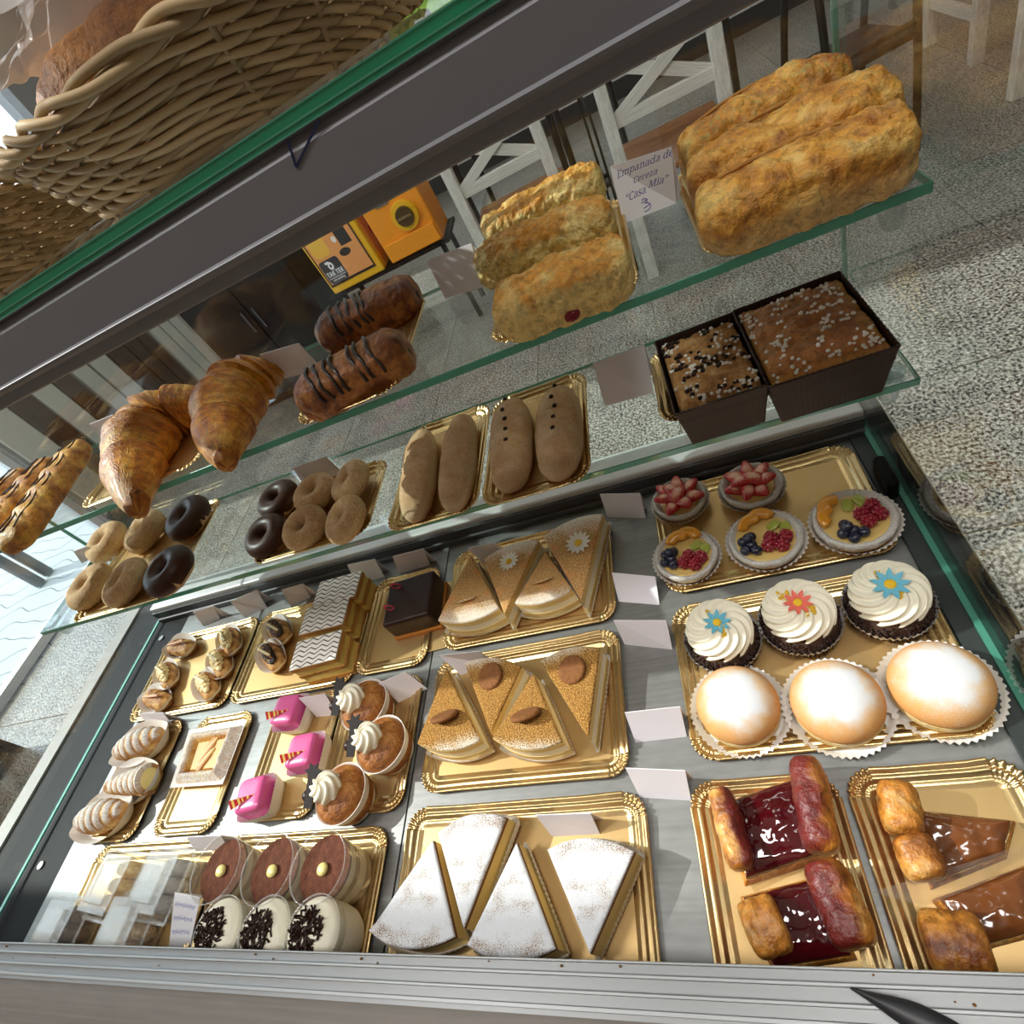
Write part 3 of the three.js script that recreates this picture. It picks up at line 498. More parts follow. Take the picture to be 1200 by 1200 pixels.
// croissants: ridged crescents along a bent line
function croissant(label, pts, R, y, k) {
  const q = pts.map(p => P(p[0], p[1], y + R * 0.9)).map(p => p.setZ(Math.max(p.z, -0.606))), c0 = q[1].clone().setY(y), crv = new THREE.QuadraticBezierCurve3(...q.map(p => p.clone().sub(c0).setY(0))), t = thing('croissant', label, 'croissant', c0, 0, 'croissants');
  const ridges = 5.2, geo = surf(240, 64, (u, v) => {
    const p = crv.getPoint(u), d = crv.getTangent(u), side = V3(-d.z, 0, d.x), a = (v % 1) * 2 * PI, env = Math.pow(Math.sin(PI * clamp(u, 0.0, 1)), 0.62);
    const w = Math.abs(u - 0.5) * ridges + 0.5 + 0.12 * Math.sin(a + 1), f = w % 1, step = 1.03 - 0.2 * Math.pow(f, 1.6); let r = R * (0.13 + 0.87 * env) * step * (u === 0 || u === 1 ? 0 : 1);
    r *= 1 + 0.03 * noise(a * 1.5, u * 40, k) + 0.035 * fbm(u * 14, Math.cos(a) * 2, Math.sin(a) * 2 + k);
    let yy = Math.sin(a) * r * 0.92 + R * 0.62 * (0.25 + 0.75 * env); return [p.x + side.x * Math.cos(a) * r, Math.max(yy, 0.0005), p.z + side.z * Math.cos(a) * r];
  }, { flip: true, col: (x, yy, z, u, v) => { const an = (v % 1) * 2 * PI, w = Math.abs(u - 0.5) * ridges + 0.5 + 0.12 * Math.sin(an + 1), f = w % 1, n = fbm(u * 16, Math.cos(an) * 1.6, Math.sin(an) * 1.6 + k), m = noise(u * 150, Math.cos(an) * 2, Math.sin(an) * 2 + k); let t2 = clamp(0.62 + 0.45 * n + 0.4 * m - 0.45 * f); let c = t2 < 0.5 ? mix(hex('#f0b84c'), hex('#d28222'), t2 * 2) : mix(hex('#d28222'), hex('#8a3f0c'), (t2 - 0.5) * 2); return c; } });
  part(t, 'crust', geo, MT.doughGloss);
}
croissant('long golden croissant with deep ridges, beside the drizzled pastry strips', [[130, 580], [146, 486], [236, 446]], 0.045, yU, 1);
croissant('plump golden croissant beside the blank white card', [[238, 524], [254, 452], [312, 408]], 0.042, yU, 6);
// pastry strips with chocolate drizzle at the end of the shelf
[[[92, 522], [10, 640]], [[60, 540], [-30, 640]], [[30, 552], [-64, 640]]].forEach(([a, b], k) => {
  const s = strand(a, b, yU, 0.036, 0.05), t = loaf('pastry_strip', ['yellow pastry strip with chocolate chips along the tray edge', 'brown pastry strip with dark drizzle beside the chocolate chip strip', 'brown pastry strip furthest from the croissants'][k], 'pastry', 'drizzled pastry strips', s, {
    e1: 0.4, disp: (x, y, z) => 0.0018 * Math.sin(x * 150 + z * 60) * sstep(0, 0.01, y) + 0.0012 * fbm(x * 80, y * 80, z * 80), mat: MT.doughGloss, col: crust(45, k ? 0.62 : 0.45, hex('#ecc35a'), hex('#d2913a'), hex('#8c4a1a')) });
  for (const z of [-0.3, 0, 0.3]) { const q = []; for (let i = 0; i <= 14; i++) q.push([lerp(-0.44, 0.44, i / 14) * s.L, s.H * (0.86 - 0.5 * z * z), z * s.W + 0.003 * Math.sin(i * 1.9 + z * 9)]); part(t, 'drizzle_line', tube(q, 0.0011, { n: 60 }), MT.drizzle); }
  if (!k) for (let i = 0; i < 6; i++) part(t, 'chocolate_chip', blob(0.011, 0.006, 0.008), MT.chocMatte, [lerp(-0.4, 0.4, i / 5) * s.L, s.H * rr(0.5, 0.62), s.W * 0.36 + rr(-0.002, 0.003)], [0.9, rr(0, 3), 0]);
});

// ---------- lower shelf ----------
function torus(R, r, sq = 0.86, k = 0) { return surf(64, 32, (u, v) => { const a = (u % 1) * 2 * PI, b = (v % 1) * 2 * PI, q = r * (1 + 0.05 * fbm(Math.cos(a) * 3 + k, Math.sin(a) * 3, b * 0)), y = Math.sin(b) * q * sq; return [(R + Math.cos(b) * q) * Math.cos(a), Math.max(y, -q * sq * 0.86) + r * sq * 0.86, (R + Math.cos(b) * q) * Math.sin(a)]; }, { col: (x, y, z) => { const f = y / (r * 2 * sq), n = fbm(x * 90 + k, y * 90, z * 90), g = noise(x * 900, y * 900, z * 900); let c = mix(hex('#f0d0a2'), hex('#d8a46c'), clamp(0.5 + 0.6 * n)); c = mix(c, hex('#f0d9a0'), 0.8 * Math.exp(-Math.pow((f - 0.42) / 0.13, 2))); return mix(c, hex('#f3e3c6'), clamp(0.25 + 0.5 * g) * 0.45); } }); }
function glazeRing(R, r, sq = 0.86) { return surf(64, 20, (u, v) => { const a = (u % 1) * 2 * PI, b = lerp(-0.16, 1.12, v) * PI + 0.06 * Math.sin(a * 5) * (v < 0.1 ? 1 : 0), q = r * 1.03; return [(R + Math.cos(b) * q) * Math.cos(a), Math.sin(b) * q * sq + r * sq * 0.86 + 0.0006, (R + Math.cos(b) * q) * Math.sin(a)]; }, { flip: false }); }
function doughnut(px, py, D, kind, label, group, tilt = [0, 0], dy = 0) {
  const r = D * 0.205, R = D / 2 - r, p = P(px, py, yL + r + dy); dy = Math.max(dy, D * 0.3 * Math.sin(Math.max(...tilt))); const t = thing('doughnut', label, 'doughnut', [p.x, yL + dy, p.z], rr(0, 3), group); t.rotation.set(tilt[0], 0, tilt[1]);
  part(t, 'dough', torus(R, r, 1.0, px), MT.sugared); if (kind) part(t, 'chocolate_glaze', glazeRing(R, r, 1.0), new THREE.MeshPhysicalMaterial({ color: '#40261c', roughness: 0.42, clearcoat: 0.08, clearcoatRoughness: 0.25, specularIntensity: 0.5, side: THREE.DoubleSide }));
}
const dgS = 'sugared doughnuts by the window', dlS = 'sugared doughnut on the tray at the sunny end of the lower shelf', dgC = 'chocolate doughnuts by the window', dlC = 'chocolate glazed doughnut on the tray at the sunny end of the lower shelf';
[[126, 634, 0], [170, 620, 0], [222, 606, 1], [106, 686, 0], [147, 680, 0], [199, 668, 1]].forEach(([x, y, c], i) => doughnut(x, y, 0.084, c, (c ? 'chocolate glazed doughnut ' : 'pale sugared doughnut ') + ['far row, outermost by the window', 'far row, leaning on the chocolate one', 'far row, toward the front glass', 'near row, outermost by the window', 'near row, touching the chocolate one', 'near row, at the shelf edge'][i].replace(/^/, 'on the window-end tray, '), c ? dgC : dgS, [i < 3 ? 0.14 : 0.1, i === 1 || i === 4 ? 0.16 : 0.05], i === 1 || i === 4 ? 0.004 : 0.001));
[[326, 584, 1], [368, 576, 0], [412, 562, 0], [314, 627, 1], [358, 617, 0], [406, 605, 0]].forEach(([x, y, c], i) => doughnut(x, y, 0.068, c, (c ? 'small chocolate doughnut, ' : 'small sugared doughnut, ') + ['front-glass row of the tray beside the long buns', 'middle of the front-glass row beside the long buns', 'front-glass row, nearest the long buns', 'shelf-edge row of the tray beside the long buns', 'middle of the shelf-edge row beside the long buns', 'shelf-edge row, nearest the long buns'][i], c ? 'small chocolate doughnuts' : 'small sugared doughnuts', [i < 3 ? 0.1 : 0.18, i % 3 === 2 ? 0.3 : 0], i % 3 === 2 ? 0.008 : i < 3 ? 0.004 : 0.001));
// long buns
[[[484, 602], [494, 508], 0.046, 0], [[530, 590], [541, 490], 0.046, 0], [[597, 566], [598, 472], 0.054, 1], [[654, 552], [653, 458], 0.056, 1]].forEach(([a, b, W, chips], k) => {
  const H = 0.042, s = strand(a, b, yL, H, W), L = s.L + 0.012, t = thing('long_bun', ['long cinnamon sugared bun with a pale seam, next to the small doughnuts', 'long cinnamon sugared bun with a pale seam, next to the chocolate drop buns', 'long bun with chocolate drops, next to the plain cinnamon buns', 'long bun with chocolate drops, next to the large blank card'][k], 'bun', s.c, s.turn, chips ? 'buns with chocolate drops' : 'plain sugared long buns');
  part(t, 'crust', blob(L, H, W, { nu: 100, nv: 70, e1: 0.75, e2: 0.95, flat: 0.7, disp: rough(40, 0.0012), col: (x, y, z) => {
    const n = fbm(x * 50 + k * 3, y * 50, z * 50), g = noise(x * 800, y * 800, z * 800), side = Math.exp(-Math.pow((y - H * 0.42) / 0.006, 2));
    let c = mix(hex('#f0cda0'), hex('#d8a26c'), clamp(0.5 + 0.6 * n)); c = mix(c, hex('#f2deb0'), chips ? side * 0.35 : side * 0.85); return mix(c, hex('#f1e2cc'), clamp((chips ? 0.2 + 0.5 * fbm(x * 45 + k, y * 45, z * 45) : 0.12) + 0.5 * g) * 0.55);
  } }), MT.sugared);
  if (chips) for (let i = 0; i < 5; i++) part(t, 'chocolate_drop', blob(0.0055, 0.004, 0.0055), MT.choc, [lerp(-0.12, 0.38, i / 4) * L, H * 0.825, rr(-0.003, 0.003)]);
});
// two loaf cakes in brown paper forms
function loafCake(px, py, w, d, h, turn, label, kind) {
  const p = P(px, py, yL + h), t = thing('loaf_cake', label, 'cake', [p.x, yL, p.z], turn), pm = phy({ color: '#35201a', roughness: 0.5, side: THREE.DoubleSide });
  const ring = (k, y, rows) => { const q = [], a = w / 2 * k, b = d / 2 * k; for (let i = 0; i < 160; i++) { const s = i / 160 * 4, e = Math.floor(s), f = (s - e) * 2 - 1, z = (i % 2) * 0.0006; q.push(e === 0 ? [a + z, y, f * b] : e === 1 ? [-f * a, y, b + z] : e === 2 ? [-a - z, y, -f * b] : [f * a, y, -b - z]); } return q; };
  const rs = [ring(0.84, 0.0005), ring(0.9, h * 0.4), ring(1, h)], rim = [ring(1, h), ring(1.015, h + 0.001), ring(1.015, h + 0.003), ring(0.985, h + 0.003), ring(0.97, h - 0.012)];
  const sk = (r) => surf(r.length - 1, 160, (u, v) => r[Math.round(u * (r.length - 1))][Math.round(v * 160) % 160]);
  part(t, 'paper_form', sk(rs), pm); part(t, 'rolled_rim', sk(rim), pm); part(t, 'form_base', box(w * 0.83, 0.001, d * 0.83), pm, [0, 0.001, 0]);
  const top = (x, z) => h - 0.004 + (kind ? 0.012 : 0.006) * (1 - Math.pow(Math.abs(x / (w / 2)), 4)) * (1 - Math.pow(Math.abs(z / (d / 2)), 4)) + 0.003 * fbm(x * 60, z * 60, kind * 5) + 0.0012 * fbm(x * 220, z * 220, 3);
  part(t, 'crumb_top', surf(70, 70, (u, v) => { const e = Math.max(Math.abs(u - 0.5), Math.abs(v - 0.5)) > 0.499, s = e ? 0.88 : kind ? 0.97 : 0.93, x = (u - 0.5) * w * s, z = (v - 0.5) * d * s; return [x, e ? h * 0.75 : top(x, z), z]; }, { flip: false, col: kind ? (x, y, z) => { const n = fbm(x * 40, y * 40, z * 40); const e = Math.max(Math.abs(x / w), Math.abs(z / d)) * 2; return mix(mix(hex('#c98544'), hex('#a9642e'), clamp(0.5 + n)), hex('#d49a3e'), clamp(sstep(0.72, 0.98, e + 0.2 * n)) * 0.75); } : crust(60, 0.55, hex('#e6bd88'), hex('#cb9458'), hex('#8f6034')) }), kind ? MT.doughGloss : MT.matte);
  const pt = () => { let x, z; do { x = rr(-0.46, 0.46) * w; z = rr(-0.46, 0.46) * d; } while (fbm(x * 45 + kind * 4, z * 45, 7) < 0.0); return [x, top(x, z) + 0.0008, z]; };
  stuff(part(t, 'sugar_pearls', drops(kind ? 190 : 130, () => [pt(), rr(0.7, 1.15)], 0.0019, null), MT.sugar)); if (!kind) stuff(part(t, 'chocolate_drops', drops(95, () => [pt(), rr(0.8, 1.2)], 0.0024, null), MT.choc));
}
loafCake(828, 425, 0.082, 0.128, 0.05, 0.03, 'loaf cake with chocolate drops and white sugar pearls in dark paper', 0);
loafCake(945, 385, 0.1, 0.135, 0.052, 0.02, 'caramel brown glazed loaf cake with white sugar pearls in dark paper', 1);
// ---------- deck: cake wedges ----------
const yD = T0;
// a wedge from three photo points on its top: tip, and the two ends of its curved outer edge
function wedgeRing(A, B, C, inset = 0, bulge = 0.12) {
  const m = V2((B.x + C.x) / 2, (B.z + C.z) / 2), a = V2(A.x, A.z), out = m.clone().sub(a).normalize(), len = B.distanceTo(C), cen = V2((A.x + B.x + C.x) / 3, (A.z + B.z + C.z) / 3), q = [a.clone()];
  for (let i = 0; i <= 10; i++) { const t = i / 10; q.push(V2(lerp(B.x, C.x, t), lerp(B.z, C.z, t)).addScaledVector(out, bulge * len * 4 * t * (1 - t))); }
  return q.map(p => p.sub(cen).multiplyScalar(1 - inset));
}
function crumbTex(k, a, b, dustFrom, orange) {
  return dataTex(512, (u, v) => {
    const g = noise(u * 90, v * 90, k) + 0.7 * noise(u * 190, v * 190, k + 4), c = fbm(u * 5, v * 5, k + 9); let col = S3(a, b, clamp(0.5 + 1.1 * g));
    if (orange) col = S3(col, [236, 158, 92], clamp(sstep(0.0, 0.5, c) * 0.55));
    const w = sstep(-0.05, 0.16, v - dustFrom + 0.08 * c + 0.14 * g) * clamp(0.8 + 0.35 * noise(u * 230, v * 230, 7)); return S3(col, [247, 245, 241], clamp(w));
  });
}
const crumbBump = dataTex(512, (u, v) => white(128 + 55 * noise(u * 90, v * 90, 1) + 40 * noise(u * 190, v * 190, 5)), { linear: true });
const topMats = {
  daisy: std({ map: crumbTex(1, [172, 112, 50], [244, 208, 148], 0.76, true), bumpMap: crumbBump, bumpScale: 0.0022, roughness: 0.95 }),
  crumb: std({ map: crumbTex(2, [120, 78, 26], [214, 164, 88], 0.84, false), bumpMap: crumbBump, bumpScale: 0.0022, roughness: 0.95 }),
  sugar: std({ map: dataTex(512, (u, v) => { const c = fbm(u * 6, v * 6, 3), g = noise(u * 120, v * 120, 2) + 0.6 * noise(u * 230, v * 230, 5), e = Math.max(Math.abs(u - 0.5) * 1.1, 0); let w = 1 - 0.75 * sstep(0.5, 0.8, 0.55 * c + 1.0 * g) - 0.8 * sstep(0.1, 0.5, g + 0.4 * c) * sstep(0.78, 0.9, v) - 0.08 * sstep(0, 0.6, c); return S3([120, 84, 52], [230, 232, 236], clamp(w)); }), bumpMap: crumbBump, bumpScale: 0.001, roughness: 0.95 }),
};
const spongeTex = dataTex(256, (u, v) => { const g = fbm(u * 40, v * 40, 2); return S3([222, 186, 112], [244, 218, 156], clamp(0.5 + 0.5 * g)); });
const L = { sponge: std({ map: spongeTex, roughness: 0.9 }), filling: phy({ color: '#f6ecd2', roughness: 0.6 }), base: std({ color: '#b98a55', roughness: 0.9 }), crustBrown: std({ color: '#7b4d24', roughness: 0.85 }), cheese: std({ color: '#ecd089', roughness: 0.7 }) };
const daisyP = std({ color: '#fbf7ec', roughness: 0.6, side: THREE.DoubleSide }), daisyC = std({ color: '#f2c21f', roughness: 0.6 });
function daisy(t, p, R, tilt, mp = daisyP, mc = daisyC, n = 13) {
  const d = part(t, 'sugar_daisy', lathe([[0, 0.0022], [R * 0.22, 0.0018], [R * 0.3, 0.0006], [0, 0]], 18), mc, p, tilt);
  for (let i = 0; i < n; i++) { const a = i / n * 2 * PI; part(d, 'petal', surf(6, 4, (u, v) => { const w = Math.sin(PI * Math.pow(u, 0.8)) * R * 0.16 + R * 0.03 * (1 - u), z = (v - 0.5) * 2 * w, x = lerp(R * 0.2, R, u); return [x * Math.cos(a) - z * Math.sin(a), 0.0006 + 0.0016 * u * u + 0.0008 * Math.abs(v - 0.5), x * Math.sin(a) + z * Math.cos(a)]; }), mp); }
}
function wedge(name, label, group, pts, h, layers, topMat, o = {}) {
  const y = yD + h, [A, B, C] = pts.map(p => P(p[0], p[1], y)), cen = V3((A.x + B.x + C.x) / 3, yD, (A.z + B.z + C.z) / 3), t = thing(name, label, 'cake', cen, 0, group), ring = wedgeRing(A, B, C, 0, o.bulge ?? 0.12);
  const a0 = ring[0], m = ring[6], ax = m.clone().sub(a0), len = ax.length(); ax.normalize(); const uvf = (x, z) => { const dx = x - a0.x, dz = z - a0.y; return [0.5 + (-dx * ax.y + dz * ax.x) / 0.14, (dx * ax.x + dz * ax.y) / len * 0.97]; };
  let y0 = 0.0012; for (const [hh, mat, nm, ins = 0] of layers) { part(t, nm, prism(ring.map(p => p.clone().multiplyScalar(1 - ins)), y0, y0 + hh * h, (x, z, yy) => [x * 12 + z * 9, yy * 14]), mat); y0 += hh * h; }
  // slightly domed topping
  const rt = ring.map(p => p.clone().multiplyScalar(0.995)), pos = [], uv = [], idx = [], n = 24, base = y0;
  const pt = (p, yy) => { pos.push(p.x, yy, p.y); uv.push(...uvf(p.x, p.y)); };
  const per = []; for (let i = 0; i < rt.length; i++) { const p = rt[i], q = rt[(i + 1) % rt.length], st = (i === 0 || i === rt.length - 1) ? 10 : 2; for (let k = 0; k < st; k++) per.push(V2(lerp(p.x, q.x, k / st), lerp(p.y, q.y, k / st))); }
  const N = per.length, rings = [1, 1, 0.97, 0.85, 0.65, 0.4, 0.15], hs = [-0.0005, 0.0016, 0.003, 0.0034, 0.0036, 0.0036, 0.0036];
  rings.forEach((k, j) => per.forEach(p => { const c = p.clone().multiplyScalar(k); pt(c, base + hs[j] + (j > 1 ? 0.0009 * fbm(c.x * 120 + cen.x * 50, c.y * 120) + (o.rim ? 0.004 * sstep(0.82, 0.95, uvf(c.x, c.y)[1]) : 0) : 0)); })); pt(V2(0, 0), base + 0.0036);
  for (let j = 0; j < rings.length - 1; j++) for (let i = 0; i < N; i++) { const a = j * N + i, b = j * N + (i + 1) % N; idx.push(a, b, a + N, b, b + N, a + N); }
  const last = (rings.length - 1) * N; for (let i = 0; i < N; i++) idx.push(last + i, last + (i + 1) % N, rings.length * N);
  const g = new THREE.BufferGeometry(); g.setAttribute('position', new THREE.Float32BufferAttribute(pos, 3)); g.setAttribute('uv', new THREE.Float32BufferAttribute(uv, 2)); g.setIndex(THREE.ShapeUtils.area(per) > 0 ? idx.flatMap((_, i) => i % 3 ? [] : [idx[i], idx[i + 2], idx[i + 1]]) : idx); g.computeVertexNormals();
  part(t, 'topping', g, topMat);
  // white paper under the slice, its pleated edge standing up
  const pr = []; for (let i = 0; i < per.length; i++) { const p = per[i], q = per[(i + 1) % per.length]; for (const f of [0, 0.25, 0.5, 0.75]) pr.push(V2(lerp(p.x, q.x, f), lerp(p.y, q.y, f))); }
  part(t, 'paper_case', surf(4, pr.length, (u, v) => { const k = Math.round(v * pr.length) % pr.length, p = pr[k], q = u, s = u < 0.3 ? u / 0.3 * 1.0 : 1.02 + 0.1 * (u - 0.3), z = k % 2 ? 0.002 * u : 0, d = p.clone().normalize(); return [p.x * s + d.x * z, u < 0.3 ? 0.0006 : 0.0006 + (o.paper ?? 0.012) * (u - 0.3) / 0.7, p.y * s + d.y * z]; }), MT.paper);
  t.userData.at = null; delete t.userData.at; return { t, ax, a0, len, top: base + 0.0036, at: (f, s = 0) => [a0.x + ax.x * len * f - ax.y * s, base + 0.004, a0.y + ax.y * len * f + ax.x * s] };
}
const layersA = [[0.1, L.base, 'cake_base'], [0.3, L.sponge, 'sponge_layer'], [0.34, L.filling, 'cream_layer', 0.012], [0.24, L.sponge, 'sponge_layer']];
const dl = 'daisy cake slice, ';
[['tip pointing to the front glass, at the tray end', [[552, 651], [514, 728], [586, 714]], 0.72, 1], ['daisy lying flat, beside the narrow end slice', [[592, 722], [568, 656], [632, 634]], 0.72, 0], ['daisy bent upright above a sugared edge', [[640, 648], [604, 708], [672, 692]], 0.62, 1], ['largest flat daisy, along the tray end by the price cards', [[682, 706], [637, 630], [707, 603]], 0.66, 0]].forEach(([d, p, f, up], k) => {
  const w = wedge('daisy_cake_slice', dl + d, 'daisy cake slices', p, 0.038, layersA, topMats.daisy); daisy(w.t, w.at(f, k === 3 ? 0.006 : 0), k === 3 ? 0.02 : 0.017, up ? [-0.95, 0.1, 0.1] : [0.05, 0.3, 0.05]);
});
const bis = std({ map: dataTex(128, (u, v) => S3([112, 68, 30], [150, 98, 50], clamp(0.5 + 0.5 * fbm(u * 12, v * 12)))), roughness: 0.85 });
[['with an oval biscuit pressed in, at the tray end', [[524, 784], [490, 872], [564, 868]], 0.66, 1], ['with a flat round biscuit, second from the tray end', [[576, 860], [545, 778], [612, 782]], 0.72, 0], ['with a biscuit standing across its middle', [[626, 790], [578, 866], [660, 870]], 0.62, 1], ['with a big round biscuit, beside the price cards', [[690, 866], [634, 776], [704, 760]], 0.72, 0]].forEach(([d, p, f, up]) => {
  const w = wedge('biscuit_cake_slice', 'golden crumb cake slice ' + d, 'biscuit cake slices', p, 0.038, layersA, topMats.crumb), g = lathe([[0, 0.006], [0.0155, 0.0055], [0.0175, 0.003], [0.0155, 0.0004], [0, 0]], 36, { rad: a => 1 + 0.025 * Math.cos(a * 18) });
  const r = up ? [-0.75, 0, 0.12] : [0.12, 0, 0.1], q = w.at(f); part(w.t, 'biscuit', place(g, [0, 0, 0], [0, 0, 0], up ? [1.1, 1, 0.8] : [1, 1, 1]), bis, [q[0], q[1] + (up ? 0.004 : -0.001), q[2]], r);
});
const layersC = [[0.1, L.crustBrown, 'cake_base'], [0.74, L.cheese, 'custard_layer'], [0.12, L.crustBrown, 'baked_skin']];
[['at the tray end, tip toward the crumb slices', [[508, 985], [434, 1092], [534, 1098]]], ['tip toward the sliding door, second in its row', [[544, 1088], [514, 976], [594, 958]]], ['between two slices, tip toward the crumb slices', [[606, 988], [548, 1108], [652, 1112]]], ['widest, beside the folded card of its tray', [[692, 1118], [642, 996], [744, 998]]]].forEach(([d, p]) =>
  wedge('sugar_dusted_cake_slice', 'custard cake wedge under white icing sugar, ' + d, 'sugar-dusted cake slices', p, 0.036, layersC, topMats.sugar, { rim: 1, paper: 0.016 }));

// ---------- deck: fruit tarts ----------
function tartBase(t, R, k) {
  part(t, 'paper_case', pleated(R * 0.78, R * 1.06, 0.017, { n: 40 }), MT.paper);
  part(t, 'tart_shell', lathe([[0, 0.002], [R * 0.74, 0.002], [R * 0.86, 0.008], [R * 0.97, 0.019], [R * 0.97, 0.0235], [R * 0.9, 0.025], [R * 0.8, 0.021], [R * 0.7, 0.017], [0, 0.0175]], 72, { rad: a => 1 + 0.03 * fbm(Math.cos(a) * 4 + k, Math.sin(a) * 4), lift: (a, u, r) => 0.0016 * fbm(Math.cos(a) * 8, Math.sin(a) * 8, u * 9 + k), col: dust((x, y, z) => mix(hex('#e6c489'), hex('#c08a4a'), clamp(0.5 + fbm(x * 80, y * 80, z * 80))), (x, y, z) => 0.85 * sstep(R * 0.6, R * 0.78, Math.hypot(x, z)) * sstep(0.016, 0.021, y) + 0.1) }), MT.matte);
}
const fruit = (c, r = 0.22) => phy({ color: c, roughness: r, clearcoat: 0.6, clearcoatRoughness: 0.1 });
const F = { blue: fruit('#1c2038', 0.3), red: fruit('#a31527'), rasp: fruit('#96152c', 0.35), orange: fruit('#e69a22', 0.2), kiwi: fruit('#a8b04a', 0.25), straw: phy({ vertexColors: true, roughness: 0.25, clearcoat: 0.5 }), custard: phy({ color: '#e8c778', roughness: 0.35, clearcoat: 0.4 }) };
function raspberry() { const g = [strip(new THREE.SphereGeometry(0.0052, 12, 10))]; for (let i = 0; i < 26; i++) { const y = 1 - (i + 0.5) / 26 * 2, r = Math.sqrt(1 - y * y), a = i * 2.4; g.push(strip(place(new THREE.IcosahedronGeometry(0.0019, 1), [Math.cos(a) * r * 0.0055, y * 0.006, Math.sin(a) * r * 0.0055]))); } return mergeGeometries(g); }
const raspG = raspberry(), blueG = mergeVertices(strip(lathe([[0, -0.0052], [0.004, -0.0034], [0.0056, 0], [0.0042, 0.0036], [0.0018, 0.0047], [0.0013, 0.0038], [0, 0.0036]], 20)));
function orangeSeg(R) { return surf(20, 12, (u, v) => { const a = (u - 0.5) * 2.2, b = (v % 1) * 2 * PI, w = 0.0058 * Math.pow(Math.cos(a * 0.68), 0.6) * (u === 0 || u === 1 ? 0 : 1); return [Math.cos(a) * R + Math.cos(b) * w * 1.25 * Math.cos(a), Math.sin(b) * w * 0.8, Math.sin(a) * R + Math.cos(b) * w * 1.25 * Math.sin(a)]; }); }
function fruitTart(px, py, R, label, turn, k) {
  const p = P(px, py, yD + 0.018), t = thing('fruit_tart', label, 'tart', [p.x, yD, p.z], turn, 'mixed fruit tarts'), s = R / 0.033; tartBase(t, R, k);
  part(t, 'custard', lathe([[0, 0.0195], [R * 0.6, 0.0198], [R * 0.8, 0.0205], [R * 0.81, 0.0165]], 40), F.custard);
  for (const [a, d] of [[-1.9, 0.013], [-1.35, 0.016]]) part(t, 'orange_segment', orangeSeg(0.014), F.orange, [Math.cos(a) * d * s, 0.024, Math.sin(a) * d * s], [0.25, -a, 0]);
  for (const [x, z, y] of [[-0.02, -0.001, 0.0245], [-0.014, 0.005, 0.0245], [-0.021, 0.0085, 0.024], [-0.0115, -0.003, 0.0255], [-0.0125, 0.0125, 0.024], [-0.015, 0.0005, 0.031]]) part(t, 'blueberry', blueG, F.blue, [x * s, y + 0.001, z * s], [rr(-0.6, 0.6), rr(0, 3), rr(-0.6, 0.6)]).scale.setScalar(1.15);
  for (const [x, z] of [[-0.001, 0.012], [0.0095, 0.0165], [0.004, 0.0045], [0.016, 0.008]]) part(t, 'raspberry', raspG, F.rasp, [x * s, 0.0262, z * s], [rr(0, 3), rr(0, 3), 0]).scale.setScalar(1.2);
  for (const [x, z, a] of [[0.012, -0.01, 0.4], [0.02, -0.0035, 1.2]]) part(t, 'kiwi_slice', place(blob(0.017, 0.005, 0.012, { e2: 0.7 }), [0, 0, 0], [0, 0, 0.2]), F.kiwi, [x * s, 0.021, z * s], [0, a, 0]);
}
fruitTart(804, 652, 0.04, 'fruit tart with blueberries and raspberries, at the tray end by the price cards', -0.1, 1);
fruitTart(897, 632, 0.043, 'fruit tart with orange and berries between two other fruit tarts', 0.15, 4);
fruitTart(1001, 610, 0.044, 'fruit tart with orange, kiwi and one raspberry, beside the black counter edge', 0.9, 8);
function strawSlice(L0, W0) { return blob(L0, 0.011, W0, { e1: 0.9, e2: 0.9, flat: 0.9, nu: 26, nv: 20, bend: (x, y, z) => { const k = 1 - 0.5 * sstep(0, 1, x / L0 + 0.5); return [x, y + 0.002 * Math.cos(x / L0 * 3), z * k]; }, col: (x, y, z) => { const f = Math.hypot(x / L0 * 2 * 0.95, z / W0 * 2.4), n = fbm(x * 300, z * 300, L0 * 99); return mix(hex('#f0b79c'), hex('#b81e22'), clamp(sstep(0.2, 0.75, f + 0.25 * n))); } }); }
[[796, 585, 0.037, 'strawberry tart at the tray end by the blank price card'], [880, 569, 0.039, 'strawberry tart beside the empty part of its gold tray']].forEach(([x, y, R, lab], k) => {
  const p = P(x, y, yD + 0.02), t = thing('strawberry_tart', lab, 'tart', [p.x, yD, p.z], k, 'strawberry tarts'); tartBase(t, R, k + 20);
  part(t, 'custard', lathe([[0, 0.0195], [R * 0.5, 0.0195], [R * 0.72, 0.018]], 40), F.custard);
  for (let i = 0; i < 7; i++) { const a = i / 7 * 2 * PI + 0.3, d = i % 2 ? 0.02 : 0.0225; part(t, 'strawberry_slice', strawSlice(rr(0.03, 0.034), rr(0.025, 0.028)), F.straw, [Math.cos(a) * d, 0.0205 + 0.003 * (i % 2), Math.sin(a) * d], [rr(-0.3, 0.3), -a, 0.3]); }
  part(t, 'strawberry_slice', strawSlice(0.03, 0.025), F.straw, [0.001, 0.0285, 0.002], [0.15, 0.8 + k, 0.1]); part(t, 'strawberry_slice', strawSlice(0.028, 0.024), F.straw, [-0.008, 0.028, -0.008], [-0.25, 2.4, 0.2]);
});
